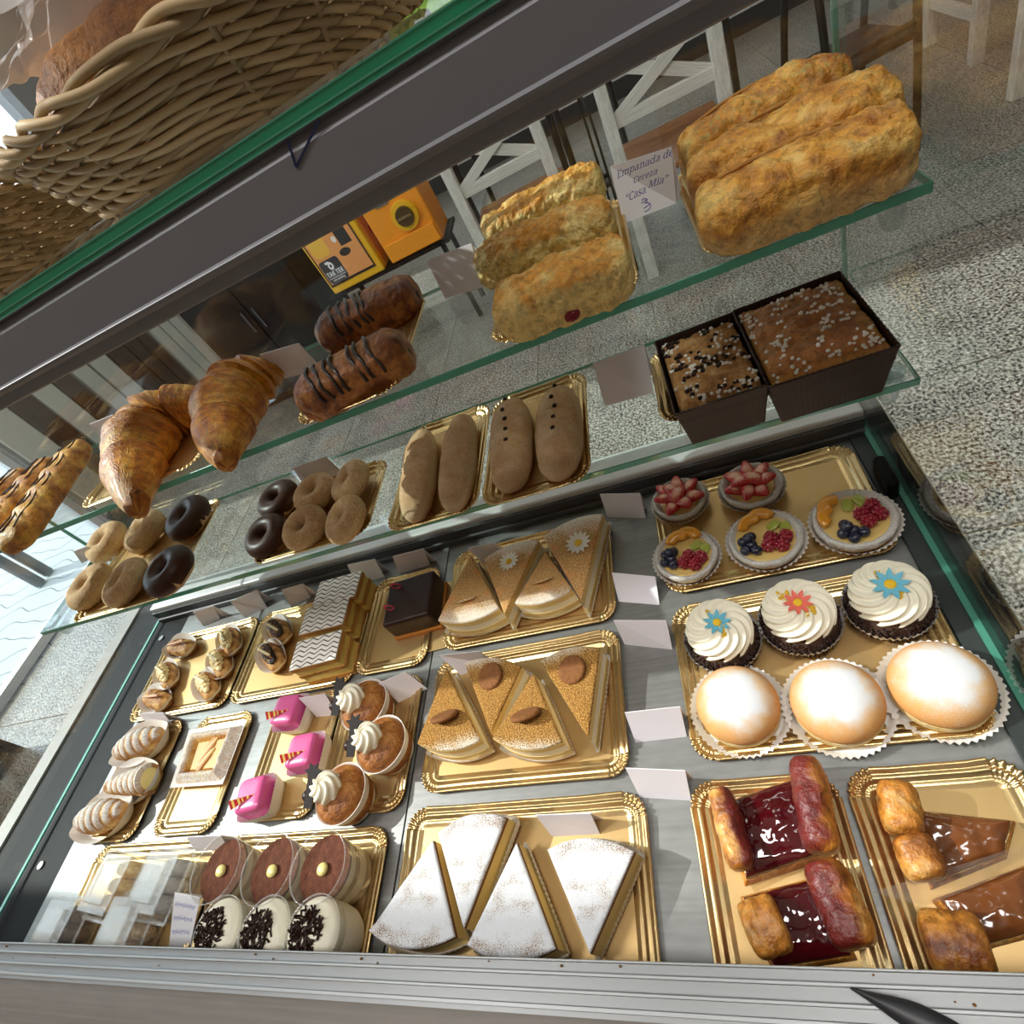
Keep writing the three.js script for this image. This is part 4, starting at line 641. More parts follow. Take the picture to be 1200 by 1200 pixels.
// ---------- deck: cream cakes with chocolate strands ----------
function swirl(R, H, turns = 6, tw = 3.2, seg = 120, o = {}) {
  return surf(36, seg, (u, v) => { const a = (v % 1) * 2 * PI, q = 1 - u, r0 = R * Math.pow(Math.sin(Math.min(1, q * 1.25 + 0.02) * PI / 2), 0.75) * (u === 1 ? 0 : 1), r = r0 * (1 + (o.amp ?? 0.055) * spow(Math.cos(turns * (a + u * tw)), 0.7)), y = H * (1 - Math.pow(q, 2.2)) * 0.9 + H * 0.1 * u; return [r * Math.cos(a), y + 0.0012 * Math.cos(turns * (a + u * tw)), r * Math.sin(a)]; });
}
function strands(n, f, len, r) { const g = []; for (let i = 0; i < n; i++) { const [p, e] = f(i); g.push(strip(place(new THREE.CylinderGeometry(r, r, len * rr(0.6, 1.2), 5), p, e))); } return g; }
[[844, 742, '#63b6cf', 'white cream cake with a small blue flower and chocolate strands, by the price cards'], [936, 720, '#ef6f5e', 'white cream cake with a coral red flower and chocolate strands'], [1041, 700, '#6fbfd8', 'white cream cake with a wide blue flower, beside the black counter edge']].forEach(([x, y, c, lab], k) => {
  const p = P(x, y, yD + 0.03), t = thing('cream_cake', lab, 'cake', [p.x, yD, p.z], 0, 'cream cakes with flowers'), R = 0.036;
  part(t, 'paper_case', pleated(R * 0.95, R * 1.13, 0.02, { n: 44 }), MT.paper);
  part(t, 'cake_body', lathe([[0, 0.001], [R * 0.95, 0.001], [R * 1.03, 0.012], [R, 0.028], [R * 0.9, 0.0335], [0, 0.035]], 48), std({ color: '#4a3327', roughness: 0.9 }));
  stuff(part(t, 'chocolate_strands', strands(520, () => { const a = rr(0, 2 * PI), h = rr(0.006, 0.031); return [[Math.cos(a) * R * (1.03 - 2.2 * Math.max(0, h - 0.025)), h, Math.sin(a) * R * (1.03 - 2.2 * Math.max(0, h - 0.025))], [rr(0, 3), rr(0, 3), rr(0, 3)]]; }, 0.007, 0.00085), MT.chocMatte));
  part(t, 'cream_swirl', swirl(R * 0.94, 0.024, 12, 2.0), MT.cream, [0, 0.0305, 0]);
  const cr = []; for (let i = 0; i < 70; i++) { const s = rnd() < 0.5 ? -1 : 1; cr.push(strip(place(new THREE.IcosahedronGeometry(rr(0.0009, 0.0021), 0), [s * rr(0.004, 0.015) * (k === 1 ? 1 : 0.5), 0.0545 - rr(0, 0.002), s * rr(0.004, 0.017)]))); }
  stuff(part(t, 'yellow_crumbs', cr, std({ color: '#e3b93a', roughness: 0.9 }))); daisy(t, [0.001, 0.0555, 0.001], k === 2 ? 0.018 : 0.015, [0.12, k, -0.05], std({ color: c, roughness: 0.6, side: THREE.DoubleSide }), daisyC, 9);
});
// round sugared buns filled with cream
const bunTop = dataTex(512, (u, v) => { const r = Math.hypot(u - 0.5, v - 0.5) * 2, g = noise(u * 150, v * 150, 2) + 0.6 * noise(u * 240, v * 240, 6), c = fbm(u * 5, v * 5, 4); const w = sstep(0.98, 0.52, r + 0.16 * c + 0.2 * g); let b = S3([196, 128, 62], [226, 172, 104], clamp(0.5 + 0.4 * c)); return S3(b, [220, 222, 226], clamp(w)); });
[[864, 826, 'by the price cards'], [980, 822, 'between the two other buns of its row'], [1101, 802, 'beside the black counter edge']].forEach(([x, y, d], k) => {
  const p = P(x, y, yD + 0.02), t = thing('sugared_bun', 'round golden bun thickly dusted with icing sugar, ' + d, 'bun', [p.x, yD, p.z], k * 1.3, 'round sugared buns'), R = 0.04;
  part(t, 'paper_case', pleated(R * 1.0, R * 1.2, 0.009, { n: 48 }), MT.paper);
  part(t, 'lower_half', lathe([[0, 0.001], [R * 0.8, 0.001], [R * 0.98, 0.008], [R, 0.013], [R * 0.98, 0.0165], [0, 0.0165]], 56, { rad: a => 1 + 0.008 * noise(Math.cos(a) * 3, Math.sin(a) * 3, k), col: crust(50, 0.35, hex('#f2deae'), hex('#e8c882'), hex('#d3a055')) }), MT.dough);
  part(t, 'cream_filling', lathe([[0, 0.016], [R * 0.95, 0.016], [R * 0.985, 0.0175], [R * 0.95, 0.0195], [0, 0.0195]], 48, { lift: a => 0.0006 * noise(a * 4, k) }), phy({ color: '#f1e0a0', roughness: 0.45 }));
  const top = surf(26, 64, (u, v) => { const a = (v % 1) * 2 * PI, b = u * PI / 2 * 1.12, r = R * 1.01 * Math.pow(Math.sin(Math.min(b, PI / 2)), 0.85) * (b > PI / 2 ? 0.985 : 1), yy = 0.0195 + 0.024 * Math.max(0, Math.cos(b)) + (b > PI / 2 ? -0.001 : 0.0015); return [r * Math.cos(a), yy, r * Math.sin(a)]; }, { uv: true }), uv = top.attributes.uv, ps = top.attributes.position; for (let i = 0; i < uv.count; i++) uv.setXY(i, 0.5 + ps.getX(i) / R / 2.1, 0.5 + ps.getZ(i) / R / 2.1);
  part(t, 'sugared_top', top, std({ map: bunTop, roughness: 0.9 }));
});

// ---------- deck: jam and caramel glazed pastries ----------
const jam = phy({ color: '#45070f', roughness: 0.08, clearcoat: 1, clearcoatRoughness: 0.03 }), jamRed = phy({ color: '#8c1420', roughness: 0.12, clearcoat: 1, clearcoatRoughness: 0.04 }), caramel = phy({ color: '#70401f', roughness: 0.16, clearcoat: 0.8, clearcoatRoughness: 0.08 }), film = phy({ color: '#fbf6ea', roughness: 0.06, transmission: 0.9, thickness: 0, ior: 1.45, side: THREE.DoubleSide });
function quadPad(q, y, h, bulge, k) { // pillow over four photo points
  const c = q.map(p => P(p[0], p[1], y)), cen = c.reduce((a, b) => a.clone().add(b)).multiplyScalar(0.25); return { cen, geo: surf(44, 44, (u, v) => { const p = c[0].clone().lerp(c[1], u).lerp(c[3].clone().lerp(c[2], u), v).sub(cen), e = Math.min(u, 1 - u, v, 1 - v) * 2, s = Math.pow(clamp(e * 3), 0.4); return [p.x, e <= 0 ? -h : (s - 1) * h * 0.5 + bulge * Math.sin(u * PI) * Math.sin(v * PI) + 0.0024 * fbm(p.x * 42, p.z * 42, k), p.z]; }) }; }
const flapCol = (k, glaze, g = 0, W = 1) => { const cr = crust(40, 0.55, hex('#eec478'), hex('#cf8730'), hex('#7f3f12')); return (x, y, z) => { const c = cr(x + k, y, z); return glaze ? mix(c, glaze, clamp(0.95 * sstep(-0.1, 0.3, g * z / W + 0.3 * fbm(x * 40 + k, y * 40, z * 40) + (y - 0.016) * 14))) : c; }; };
function glazed(name, label, group, base, flaps, glazeM, glazeCol, k) {
  const pad = quadPad(base, yD + 0.018, 0.014, 0.003, k), t = thing(name, label, 'pastry', [pad.cen.x, yD, pad.cen.z], 0, group);
  const bs = quadPad(base.map(([x, y]) => { const cx = base.reduce((a, b) => a + b[0], 0) / 4, cy = base.reduce((a, b) => a + b[1], 0) / 4; return [cx + (x - cx) * 1.06, cy + (y - cy) * 1.06]; }), yD + 0.012, 0.011, 0.001, k + 3);
  const bg = bs.geo, n = bg.attributes.position; const col = []; for (let i = 0; i < n.count; i++) col.push(...flapCol(k)(n.getX(i), n.getY(i), n.getZ(i))); bg.setAttribute('color', new THREE.Float32BufferAttribute(col, 3));
  part(t, 'pastry_base', bg, MT.dough, [0, 0.0125, 0]); part(t, 'glaze', pad.geo, glazeM, [0, 0.018, 0]);
  for (const [a, b, W, H, g] of flaps) { const s = span(a, b, yD + 0.03), c = s.c.sub(t.position); part(t, 'folded_flap', blob(s.L, H, W, { nu: 70, nv: 50, e1: 0.38, e2: 0.8, flat: 0.8, disp: (x, y, z) => 0.0022 * fbm(x * 45 + k, y * 45, z * 45) + 0.0008 * fbm(x * 170, y * 170, z * 170), col: flapCol(k + a[0], g ? glazeCol : null, g, W) }), MT.doughGloss, [c.x, 0.012, c.z], [0, s.turn, 0]); }
  return t;
}
const redC = hex('#6e0c14'), carC = hex('#9a5a24');
glazed('jam_pastry', 'folded pastry filled with shiny dark red jam, nearer the sugared buns', 'red jam pastries', [[848, 938], [958, 900], [972, 998], [872, 1030]], [[[840, 922], [870, 1018], 0.024, 0.03, -1], [[942, 888], [964, 1000], 0.03, 0.04, 1]], jam, redC, 2);
glazed('jam_pastry', 'folded pastry with dark red jam and golden flaps, nearer the sliding door', 'red jam pastries', [[868, 1050], [956, 1026], [1000, 1120], [905, 1135]], [[[962, 1010], [1006, 1112], 0.034, 0.042, 0.8], [[874, 1092], [918, 1078], 0.04, 0.034, 0]], jam, redC, 9);
glazed('caramel_pastry', 'folded pastry with brown caramel glaze and golden flap, nearer the sugared buns', 'caramel pastries', [[1062, 945], [1190, 960], [1180, 1000], [1095, 1035]], [[[1048, 916], [1062, 978], 0.03, 0.036, 0], [[1064, 978], [1092, 1030], 0.03, 0.032, -0.6]], caramel, carC, 14);
glazed('caramel_pastry', 'folded pastry with brown caramel glaze, nearer the sliding door', 'caramel pastries', [[1098, 1052], [1205, 1012], [1225, 1090], [1150, 1110]], [[[1082, 1104], [1160, 1108], 0.042, 0.034, 0]], caramel, carC, 21);
// clear film tucked between them
function sheet(name, label, q, hs, k) { const c = q.map((p, i) => P(p[0], p[1], hs[i])), cen = c[0].clone().lerp(c[2], 0.5).setY(yD), t = thing(name, label, 'film', cen, 0, 'clear films between the pastries'); part(t, 'film', surf(24, 16, (u, v) => { const p = c[0].clone().lerp(c[1], u).lerp(c[3].clone().lerp(c[2], u), v).sub(cen); return [p.x, p.y + 0.0018 * fbm(p.x * 50, p.z * 50, k), p.z]; }), film); }
sheet('plastic_film', 'strip of clear film between the two jam pastries', [[876, 1030], [968, 996], [972, 1006], [884, 1046]], [0.036, 0.036, 0.012, 0.012], 1);
sheet('plastic_film', 'strip of clear film between the two caramel pastries', [[1020, 1046], [1200, 990], [1200, 1016], [1085, 1062]], [0.03, 0.036, 0.02, 0.02], 2);
// ---------- deck, far side: small cream boats ----------
const boatCol = crust(70, 0.6, hex('#e2b970'), hex('#bd8238'), hex('#7c4718')), cream2 = phy({ color: '#e9cf95', roughness: 0.5 }), stickM = std({ color: '#f0dfae', roughness: 0.5 }), nutM = std({ color: '#b98545', roughness: 0.85 });
function boat(px, py, turn, label, group, kind) {
  const p = P(px, py, yD + 0.015), t = thing('cream_boat', label, 'pastry', [p.x, yD, p.z], turn, group), Lb = kind === 2 ? 0.082 : 0.076, W = 0.034;
  part(t, 'paper_case', boatCase(Lb * 1.06, W * 1.34, 0.016), MT.paper);
  part(t, 'choux_shell', blob(Lb, 0.026, W, { nu: 50, nv: 36, e1: 0.8, disp: rough(70, 0.0016), col: boatCol }), MT.dough, [0, 0.001, 0]);
  if (kind === 1) part(t, 'chocolate_topping', blob(Lb * 0.78, 0.009, W * 0.62, { disp: rough(150, 0.0014), nu: 40, nv: 26 }), MT.choc, [0, 0.0195, 0]);
  else if (kind === 0) part(t, 'cream_piping', surf(40, 20, (u, v) => { const a = (v % 1) * 2 * PI, w = W * 0.33 * Math.pow(Math.sin(PI * clamp(u, 0.0, 1)), 0.5) * (1 + 0.16 * Math.sin(u * 34)); return [(u - 0.5) * Lb * 0.8, 0.022 + Math.sin(a) * w * 0.55, Math.cos(a) * w]; }), cream2);
  if (kind !== 2) { const g = []; for (let i = 0; i < 40; i++) g.push(strip(place(new THREE.IcosahedronGeometry(rr(0.0008, 0.0018), 0), [rr(-0.3, 0.3) * Lb, 0.0265 - rr(0, 0.002), rr(-0.2, 0.2) * W]))); stuff(part(t, 'nut_crumbs', g, nutM)); }
  part(t, 'wafer_stick', box(Lb * 0.5, 0.0035, 0.0045, 0.0012), kind === 2 ? std({ color: '#d9a98a' }) : stickM, [rr(-0.006, 0.006), kind === 2 ? 0.027 : 0.0295, rr(-0.002, 0.002)], [0, rr(0.05, 0.35), 0]);
}
const bl = 'small cream-filled choux boat with pale wafer stick', bg0 = 'cream boats with pale sticks';
boat(268, 750, -0.85, bl + ', nearest the blank cards', bg0, 0); boat(257, 776, -0.8, bl + ', middle one', bg0, 0); boat(194, 790, -0.75, bl + ', between the brown boats', bg0, 0); boat(241, 802, -0.7, bl + ', nearest the square pastry', bg0, 0);
boat(210, 757, -0.25, 'small brown choux boat without cream, beside the blank cards', 'brown choux boats', 2); boat(181, 818, -0.35, 'small brown choux boat without cream, at the black counter side', 'brown choux boats', 2);
boat(325, 738, -0.7, 'chocolate topped choux boat nearer the blank cards', 'chocolate choux boats', 1); boat(317, 768, -0.75, 'chocolate topped choux boat nearer the pink cubes', 'chocolate choux boats', 1);
// iced puff pastry slices
const feather = canvasTex(512, 512, (c, w, h) => { c.fillStyle = '#f6f1ea'; c.fillRect(0, 0, w, h); c.strokeStyle = '#3a2218'; c.lineWidth = 15; for (let k = 0; k < 6; k++) { c.beginPath(); for (let x = 0; x <= w; x += 4) { const f = (x / 128) % 1, y = (k + 0.5) * h / 6 + 60 * (Math.abs(f - 0.5) * 2 - 0.5); x ? c.lineTo(x, y) : c.moveTo(x, y); } c.stroke(); } });
const puff = std({ map: dataTex(256, (u, v) => { const s = Math.sin(v * 90 + 3 * noise(u * 10, v * 6)), n = fbm(u * 30, v * 60); return S3([150, 96, 38], [226, 176, 96], clamp(0.5 + 0.3 * s + 0.4 * n)); }), roughness: 0.85 }), custardY = phy({ color: '#e8cf74', roughness: 0.4 });
[[395, 690, 0], [380, 722, 1], [370, 762, 2]].forEach(([x, y, k]) => {
  const H = 0.052, p = P(x, y, yD + H), t = thing('iced_puff_slice', ['iced puff pastry slice nearest the front glass', 'iced puff pastry slice in the middle of its row', 'iced puff pastry slice at the near end, beside the chocolate boats'][k], 'pastry', [p.x, yD, p.z], 0.03 * k, 'iced puff slices'), W = 0.088, D = 0.05;
  const wav = (w, h, d, s) => { const g = new THREE.BoxGeometry(w, h, d, 20, 3, 12), a = g.attributes.position; for (let i = 0; i < a.count; i++) { const f = 0.0016 * fbm(a.getX(i) * 160 + s, a.getY(i) * 200, a.getZ(i) * 160); a.setXYZ(i, a.getX(i) + f, a.getY(i) + f * 0.8, a.getZ(i) + f); } g.computeVertexNormals(); return g; };
  for (const [y0, h, m, n, s] of [[0, 0.009, puff, 'puff_layer', 1], [0.009, 0.013, custardY, 'custard_layer', 0.96], [0.022, 0.008, puff, 'puff_layer', 1], [0.03, 0.012, custardY, 'custard_layer', 0.96], [0.042, 0.008, puff, 'puff_layer', 1]]) part(t, n, wav(W * s, h, D * s, y0 * 999 + k), m, [0, y0 + h / 2 + 0.0005, 0]);
  const ic = part(t, 'icing', box(W * 1.0, 0.0022, D * 1.0, 0.001), std({ map: feather, roughness: 0.35 }), [0, H - 0.0003, 0]);
});
// dark chocolate cake with two pink rings
{
  const H = 0.046, p = P(478, 700, yD + H), t = thing('chocolate_cake', 'square dark chocolate glazed cake with two pink sugar rings', 'cake', [p.x, yD, p.z], 0.06);
  part(t, 'gold_board', box(0.1, 0.0015, 0.12), MT.goldFlat, [0, 0.0012, 0.015]); part(t, 'crumb_base', box(0.086, 0.008, 0.084, 0.002), std({ map: spongeTex, color: '#cf9a66', roughness: 0.9 }), [0, 0.006, 0]);
  part(t, 'chocolate_body', box(0.084, 0.036, 0.082, 0.006), MT.choc, [0, 0.028, 0]);
  for (const [x, z] of [[-0.02, -0.022], [-0.026, 0.016]]) part(t, 'pink_ring', place(new THREE.TorusGeometry(0.0065, 0.0016, 8, 24), [0, 0, 0], [0.2, 0.5, 0.2], [0.6, 1.5, 1]), std({ color: '#e0506a', roughness: 0.5 }), [x, 0.0535, z]);
}
// sugared cream horns
[[165, 872, 0.2, 0, 'whole sugared cream horn nearest its blank card'], [153, 918, 0.05, 1, 'sugared cream horn showing its yellow cream'], [121, 957, 0.1, 0, 'whole sugared cream horn nearest the plastic boxes']].forEach(([x, y, turn, open, lab], k) => {
  const p = P(x, y, yD + 0.018), t = thing('cream_horn', lab, 'pastry', [p.x, yD, p.z], turn, 'sugared cream horns'), Lh = 0.1;
  part(t, 'paper_case', boatCase(Lh * 1.12, 0.066, 0.022, 0.1), MT.paper);
  part(t, 'ribbed_shell', surf(80, 44, (u, v) => {
    const a = (v % 1) * 2 * PI, f = (u * 6.5 + a / (2 * PI)) % 1, env = open ? lerp(0.35, 1, Math.pow(u, 0.7)) : Math.pow(Math.sin(PI * lerp(0.1, 0.9, u)), 0.7); let r = 0.024 * env * (0.9 + 0.14 * Math.sin(f * PI)) * (u === 0 || u === 1 ? 0 : 1);
    return [(u - 0.5) * Lh, Math.max(0.001, 0.02 + Math.sin(a) * r), Math.cos(a) * r];
  }, { col: dust(crust(60, 0.5, hex('#e8c27a'), hex('#c98f44'), hex('#96591f')), (xx, yy, zz, u, v) => { const f = (u * 6.5 + v) % 1; return 0.95 * sstep(0.02, 0.036, yy + 0.008 * fbm(xx * 70, zz * 70)) * sstep(0.12, 0.42, f) * sstep(1, 0.8, f) - 0.08; }, 500) }), MT.matte, [0, 0.001, 0]);
  if (open) part(t, 'cream', blob(0.02, 0.036, 0.036, { flat: 0.9 }), phy({ color: '#f0dd92', roughness: 0.4 }), [Lh * 0.5 - 0.006, 0.004, 0]);
});
// square pastry with custard and apple
{
  const q = [[223, 858], [282, 848], [257, 914], [203, 918]].map(([x, y]) => P(x, y, yD + 0.015)), cen = q.reduce((a, b) => a.clone().add(b)).multiplyScalar(0.25).setY(yD), t = thing('square_pastry', 'square sugar-dusted pastry with a custard and fruit middle', 'pastry', cen);
  part(t, 'paper_sheet', surf(8, 8, (u, v) => { const p = q[0].clone().lerp(q[1], u).lerp(q[3].clone().lerp(q[2], u), v).sub(cen).multiplyScalar(1.14), e = Math.max(Math.abs(u - 0.5), Math.abs(v - 0.5)) * 2; return [p.x, 0.001 + 0.012 * Math.pow(e, 6), p.z]; }), MT.paper);
  part(t, 'pastry_frame', surf(70, 70, (u, v) => { const p = q[0].clone().lerp(q[1], u).lerp(q[3].clone().lerp(q[2], u), v).sub(cen), e = Math.max(Math.abs(u - 0.5), Math.abs(v - 0.5)) * 2, h = 0.009 + 0.013 * Math.exp(-Math.pow((e - 0.76) / 0.17, 2)) + 0.0014 * fbm(p.x * 110, p.z * 110); return [p.x, e >= 1 ? 0.002 : h, p.z]; }, { col: dust(crust(60, 0.5), (x, y, z, u, v) => { const e = Math.max(Math.abs(u - 0.5), Math.abs(v - 0.5)) * 2; return 0.78 * sstep(0.6, 0.72, e) - 0.1; }, 500) }), MT.matte);
  const m = q.map(p => p.clone().sub(cen).multiplyScalar(0.52)); part(t, 'custard', prism(m.map(p => V2(p.x, p.z)), 0.004, 0.0125), phy({ color: '#e0b064', roughness: 0.35, clearcoat: 0.4 }));
  for (let i = 0; i < 5; i++) part(t, 'apple_slice', blob(0.042, 0.005, 0.009, { bend: (x, y, z) => [x, y, z + x * x * 6] }), phy({ color: i % 2 ? '#e8c484' : '#c48b4e', roughness: 0.35 }), [rr(-0.003, 0.003), 0.012, (i - 2) * 0.0085], [0, 1.1, 0]);
}
// pink iced cubes
const pinkM = phy({ color: '#e0619f', roughness: 0.3, clearcoat: 0.3 }), shardTex = canvasTex(128, 128, (c) => { c.fillStyle = '#c01f26'; c.fillRect(0, 0, 128, 128); c.fillStyle = '#f2cf6a'; for (let k = 0; k < 5; k++) c.fillRect(k * 28 - 4, 0, 11, 128); });
[[332, 830, 'pink iced cube in a white pleated case beside its blank card', 0], [350, 878, 'pink iced cube between the two other cubes of its tray', 1], [291, 930, 'pink iced cube at the near corner of its tray', 2]].forEach(([x, y, lab, k]) => {
  const H = 0.04, p = P(x, y, yD + H), t = thing('pink_cube', lab, 'cake', [p.x, yD, p.z], 0.1 * k - 0.05, 'pink iced cubes'), s = 0.046;
  part(t, 'icing_body', surf(40, 40, (u, v) => { const th = u * PI, ph = (v % 1) * 2 * PI, e = 0.34, r = spow(Math.sin(th), e); const f = 1 + 0.03 * fbm(u * 7, v * 7, k); return [r * spow(Math.cos(ph), e) * s / 2 * f, spow(Math.cos(th), e) * H / 2 + H / 2 + 0.001, r * spow(Math.sin(ph), e) * s / 2 * f]; }), pinkM);
  const n = 72; part(t, 'paper_case', surf(4, n, (u, v) => { const i = Math.round(v * n) % n, a = i / n * 2 * PI, r = s / 2 * 1.08 / Math.pow(Math.pow(Math.abs(Math.cos(a)), 6) + Math.pow(Math.abs(Math.sin(a)), 6), 1 / 6), q = Math.max(0, u - 0.25) / 0.75, k2 = (u < 0.25 ? u / 0.25 * 0.96 : 0.96 + 0.17 * q) * (1 + (i % 2) * 0.03 * q); return [r * k2 * Math.cos(a), 0.0006 + q * 0.024, r * k2 * Math.sin(a)]; }), MT.paper);
  const sh = new THREE.Shape([V2(-0.017, -0.006), V2(0.019, 0), V2(-0.017, 0.006)]); part(t, 'striped_shard', new THREE.ExtrudeGeometry(sh, { depth: 0.0016, bevelEnabled: false }), std({ map: (() => { const q = shardTex.clone(); q.repeat.set(28, 28); q.needsUpdate = true; return q; })(), roughness: 0.4 }), [-0.004, H + 0.004, 0.008], [-1.0, 0.35, 0.12]);
});
// cupcakes with a cream swirl, a black star stick and a chocolate ball
const starDark = std({ map: dataTex(128, (u, v) => { const g = noise(u * 60, v * 60, 1); return g > 0.42 ? [150, 130, 124] : [30, 22, 22]; }), roughness: 0.6 });
[[427, 826, 'cupcake with a black star stick beside its blank card'], [447, 872, 'cupcake with a black star stick, in the middle of its row'], [400, 930, 'cupcake with a black star stick at the near corner of its tray']].forEach(([x, y, lab], k) => {
  const p = P(x, y, yD + 0.034), t = thing('cupcake', lab, 'cupcake', [p.x, yD, p.z], 0, 'cupcakes with black star sticks'), R = 0.035;
  part(t, 'paper_cup', lathe([[0, 0.001], [R * 0.78, 0.001], [R * 0.8, 0.002], [R * 1.04, 0.034], [R * 1.07, 0.036], [R * 1.05, 0.037], [R * 1.0, 0.034], [R * 0.78, 0.004]], 56, { sharp: true }), std({ color: '#f1ebe3', roughness: 0.7, side: THREE.DoubleSide }));
  part(t, 'muffin', lathe([[0, 0.004], [R * 0.78, 0.004], [R * 0.98, 0.03], [R * 0.985, 0.034], [R * 0.9, 0.0415], [R * 0.6, 0.048], [R * 0.25, 0.051], [0, 0.0515]], 60, { lift: (a, u, r) => 0.0007 * fbm(Math.cos(a) * r * 90, Math.sin(a) * r * 90), col: crust(45, 0.62, hex('#d9a050'), hex('#ad6a24'), hex('#7d430f')) }), MT.dough);
  part(t, 'cream_swirl', swirl(0.0185, 0.026, 7, 2.2), MT.cream, [-0.008, 0.045, -0.002]);
  const sh = new THREE.Shape(); sh.moveTo(-0.005, -0.02); sh.lineTo(0.005, -0.02); sh.lineTo(0.005, 0.012); for (let i = 0; i <= 8; i++) { const a = -0.3 + i / 8 * (PI + 0.6), r = i % 2 ? 0.0115 : 0.0065; sh.lineTo(Math.cos(a) * r, 0.02 + Math.sin(a) * r); } sh.lineTo(-0.005, 0.012);
  part(t, 'star_stick', new THREE.ExtrudeGeometry(sh, { depth: 0.003, bevelEnabled: false }), starDark, [-0.02, 0.068, 0.004], [-1.25, 0.35 + PI, 0.1]);
  part(t, 'chocolate_ball', new THREE.SphereGeometry(0.0075, 24, 16), MT.choc, [-0.033, 0.055, 0.006]);
});
// ---------- deck, near side: boxes and cups ----------
const foodTex = (a, b, k) => std({ map: dataTex(128, (u, v) => S3(a, b, clamp(0.5 + 0.7 * fbm(u * 8, v * 8, k)))), roughness: 0.6 });
[[118, 1034, [196, 150, 70], [236, 200, 120], 'clear plastic box of golden sweets beside the black counter side', 0], [173, 1032, [150, 150, 156], [196, 190, 184], 'clear plastic box with a silvery sweet, beside the cocoa cups', 1], [52, 1090, [64, 42, 34], [120, 88, 70], 'clear plastic box with dark brown sweets at the sliding door', 2], [130, 1088, [150, 108, 62], [226, 204, 170], 'clear plastic box with striped sweets at the sliding door', 3]].forEach(([x, y, a, b, lab, k]) => {
  const H = 0.052, p = P(x, y, yD + H), t = thing('plastic_box', lab, 'box', [p.x, yD, p.z], -0.12 + 0.03 * k, 'clear plastic boxes of sweets'), W = 0.072, D = 0.08;
  const cup = (s0, s1, y0, y1) => { const q = (s, yy) => [[-W / 2 * s, yy, -D / 2 * s], [W / 2 * s, yy, -D / 2 * s], [W / 2 * s, yy, D / 2 * s], [-W / 2 * s, yy, D / 2 * s]], r = [q(s0, y0), q(s1, y1)]; return surf(1, 4, (u, v) => r[Math.round(u)][Math.round(v * 4) % 4]).toNonIndexed(); };
  const bd = cup(0.86, 0.98, 0.001, H * 0.55); bd.computeVertexNormals(); part(t, 'box_bottom', bd, MT.plastic.clone()).material.side = THREE.DoubleSide;
  const ld = cup(0.98, 0.84, H * 0.56, H - 0.006); ld.computeVertexNormals(); part(t, 'lid_sides', ld, MT.plastic); part(t, 'lid_top', box(W * 0.84, 0.0014, D * 0.84, 0.0006), MT.plastic, [0, H - 0.006, 0]); part(t, 'lid_panel', box(W * 0.55, 0.005, D * 0.6, 0.002), MT.plastic, [0, H - 0.003, 0]);
  part(t, 'box_flange', [[0, D / 2, W, 0.004], [0, -D / 2, W, 0.004], [W / 2, 0, 0.004, D], [-W / 2, 0, 0.004, D]].map(([xx, zz, w, d]) => place(new THREE.BoxGeometry(w, 0.0014, d), [xx, H * 0.555, zz])), MT.plastic);
  part(t, 'card_base', box(W * 0.8, 0.001, D * 0.8), MT.goldFlat, [0, 0.0028, 0]);
  const fm = foodTex(a, b, k); for (let i = 0; i < 3; i++) part(t, 'sweet', blob(W * 0.76, 0.036, D * 0.27, { nu: 24, nv: 18, disp: rough(90, 0.001) }), fm, [0, 0.004, (i - 1) * D * 0.25]);
});
const cocoa = std({ map: dataTex(256, (u, v) => S3([72, 36, 22], [122, 72, 48], clamp(0.5 + 0.4 * fbm(u * 9, v * 9) + 0.35 * noise(u * 90, v * 90)))), bumpMap: doughBump, bumpScale: 0.001, roughness: 0.95 }), cupCream = phy({ color: '#efe3c4', roughness: 0.5 }), cupCake = std({ map: dataTex(128, (u, v) => S3([120, 76, 44], [226, 204, 160], clamp(0.55 + 0.8 * fbm(u * 14, v * 8)))), roughness: 0.8 });
function cupWall(R, H) { return lathe([[0, 0.001], [R * 0.78, 0.001], [R * 0.8, 0.002], [R * 1.0, H], [R * 1.03, H + 0.0008], [R * 1.03, H + 0.0018], [R * 0.99, H + 0.001]], 56, { sharp: true }); }
[[262, 1020, 'cocoa dessert cup with a pale candy, beside the plastic boxes'], [322, 1020, 'cocoa dessert cup with a pale candy, between the other two'], [381, 1018, 'cocoa dessert cup with a pale candy, beside the sugar-dusted slices']].forEach(([x, y, lab], k) => {
  const R = 0.036, H = 0.062, fill = 0.05, p = P(x, y, yD + fill), t = thing('dessert_cup', lab, 'dessert', [p.x, yD, p.z], 0, 'cocoa dessert cups'), rad = h => R * (0.79 + 0.2 * h / H) - 0.0006;
  part(t, 'clear_cup', cupWall(R, H), MT.plastic.clone()).material.side = THREE.DoubleSide;
  [[0.002, 0.014, cupCake, 'cake_layer'], [0.014, 0.028, cupCream, 'cream_layer'], [0.028, 0.037, cupCake, 'cake_layer'], [0.037, 0.047, cupCream, 'cream_layer']].forEach(([a, b, m, n]) => part(t, n, new THREE.CylinderGeometry(rad(b), rad(a), b - a, 48), m, [0, (a + b) / 2, 0]));
  part(t, 'cocoa_top', new THREE.CylinderGeometry(rad(fill), rad(0.047), 0.0035, 48), cocoa, [0, 0.0487, 0]); part(t, 'candy', blob(0.0135, 0.008, 0.0135, { e1: 0.9, flat: 0.7 }), phy({ color: '#e6d98a', roughness: 0.3, clearcoat: 0.4 }), [-0.001, 0.0502, 0.001]);
});
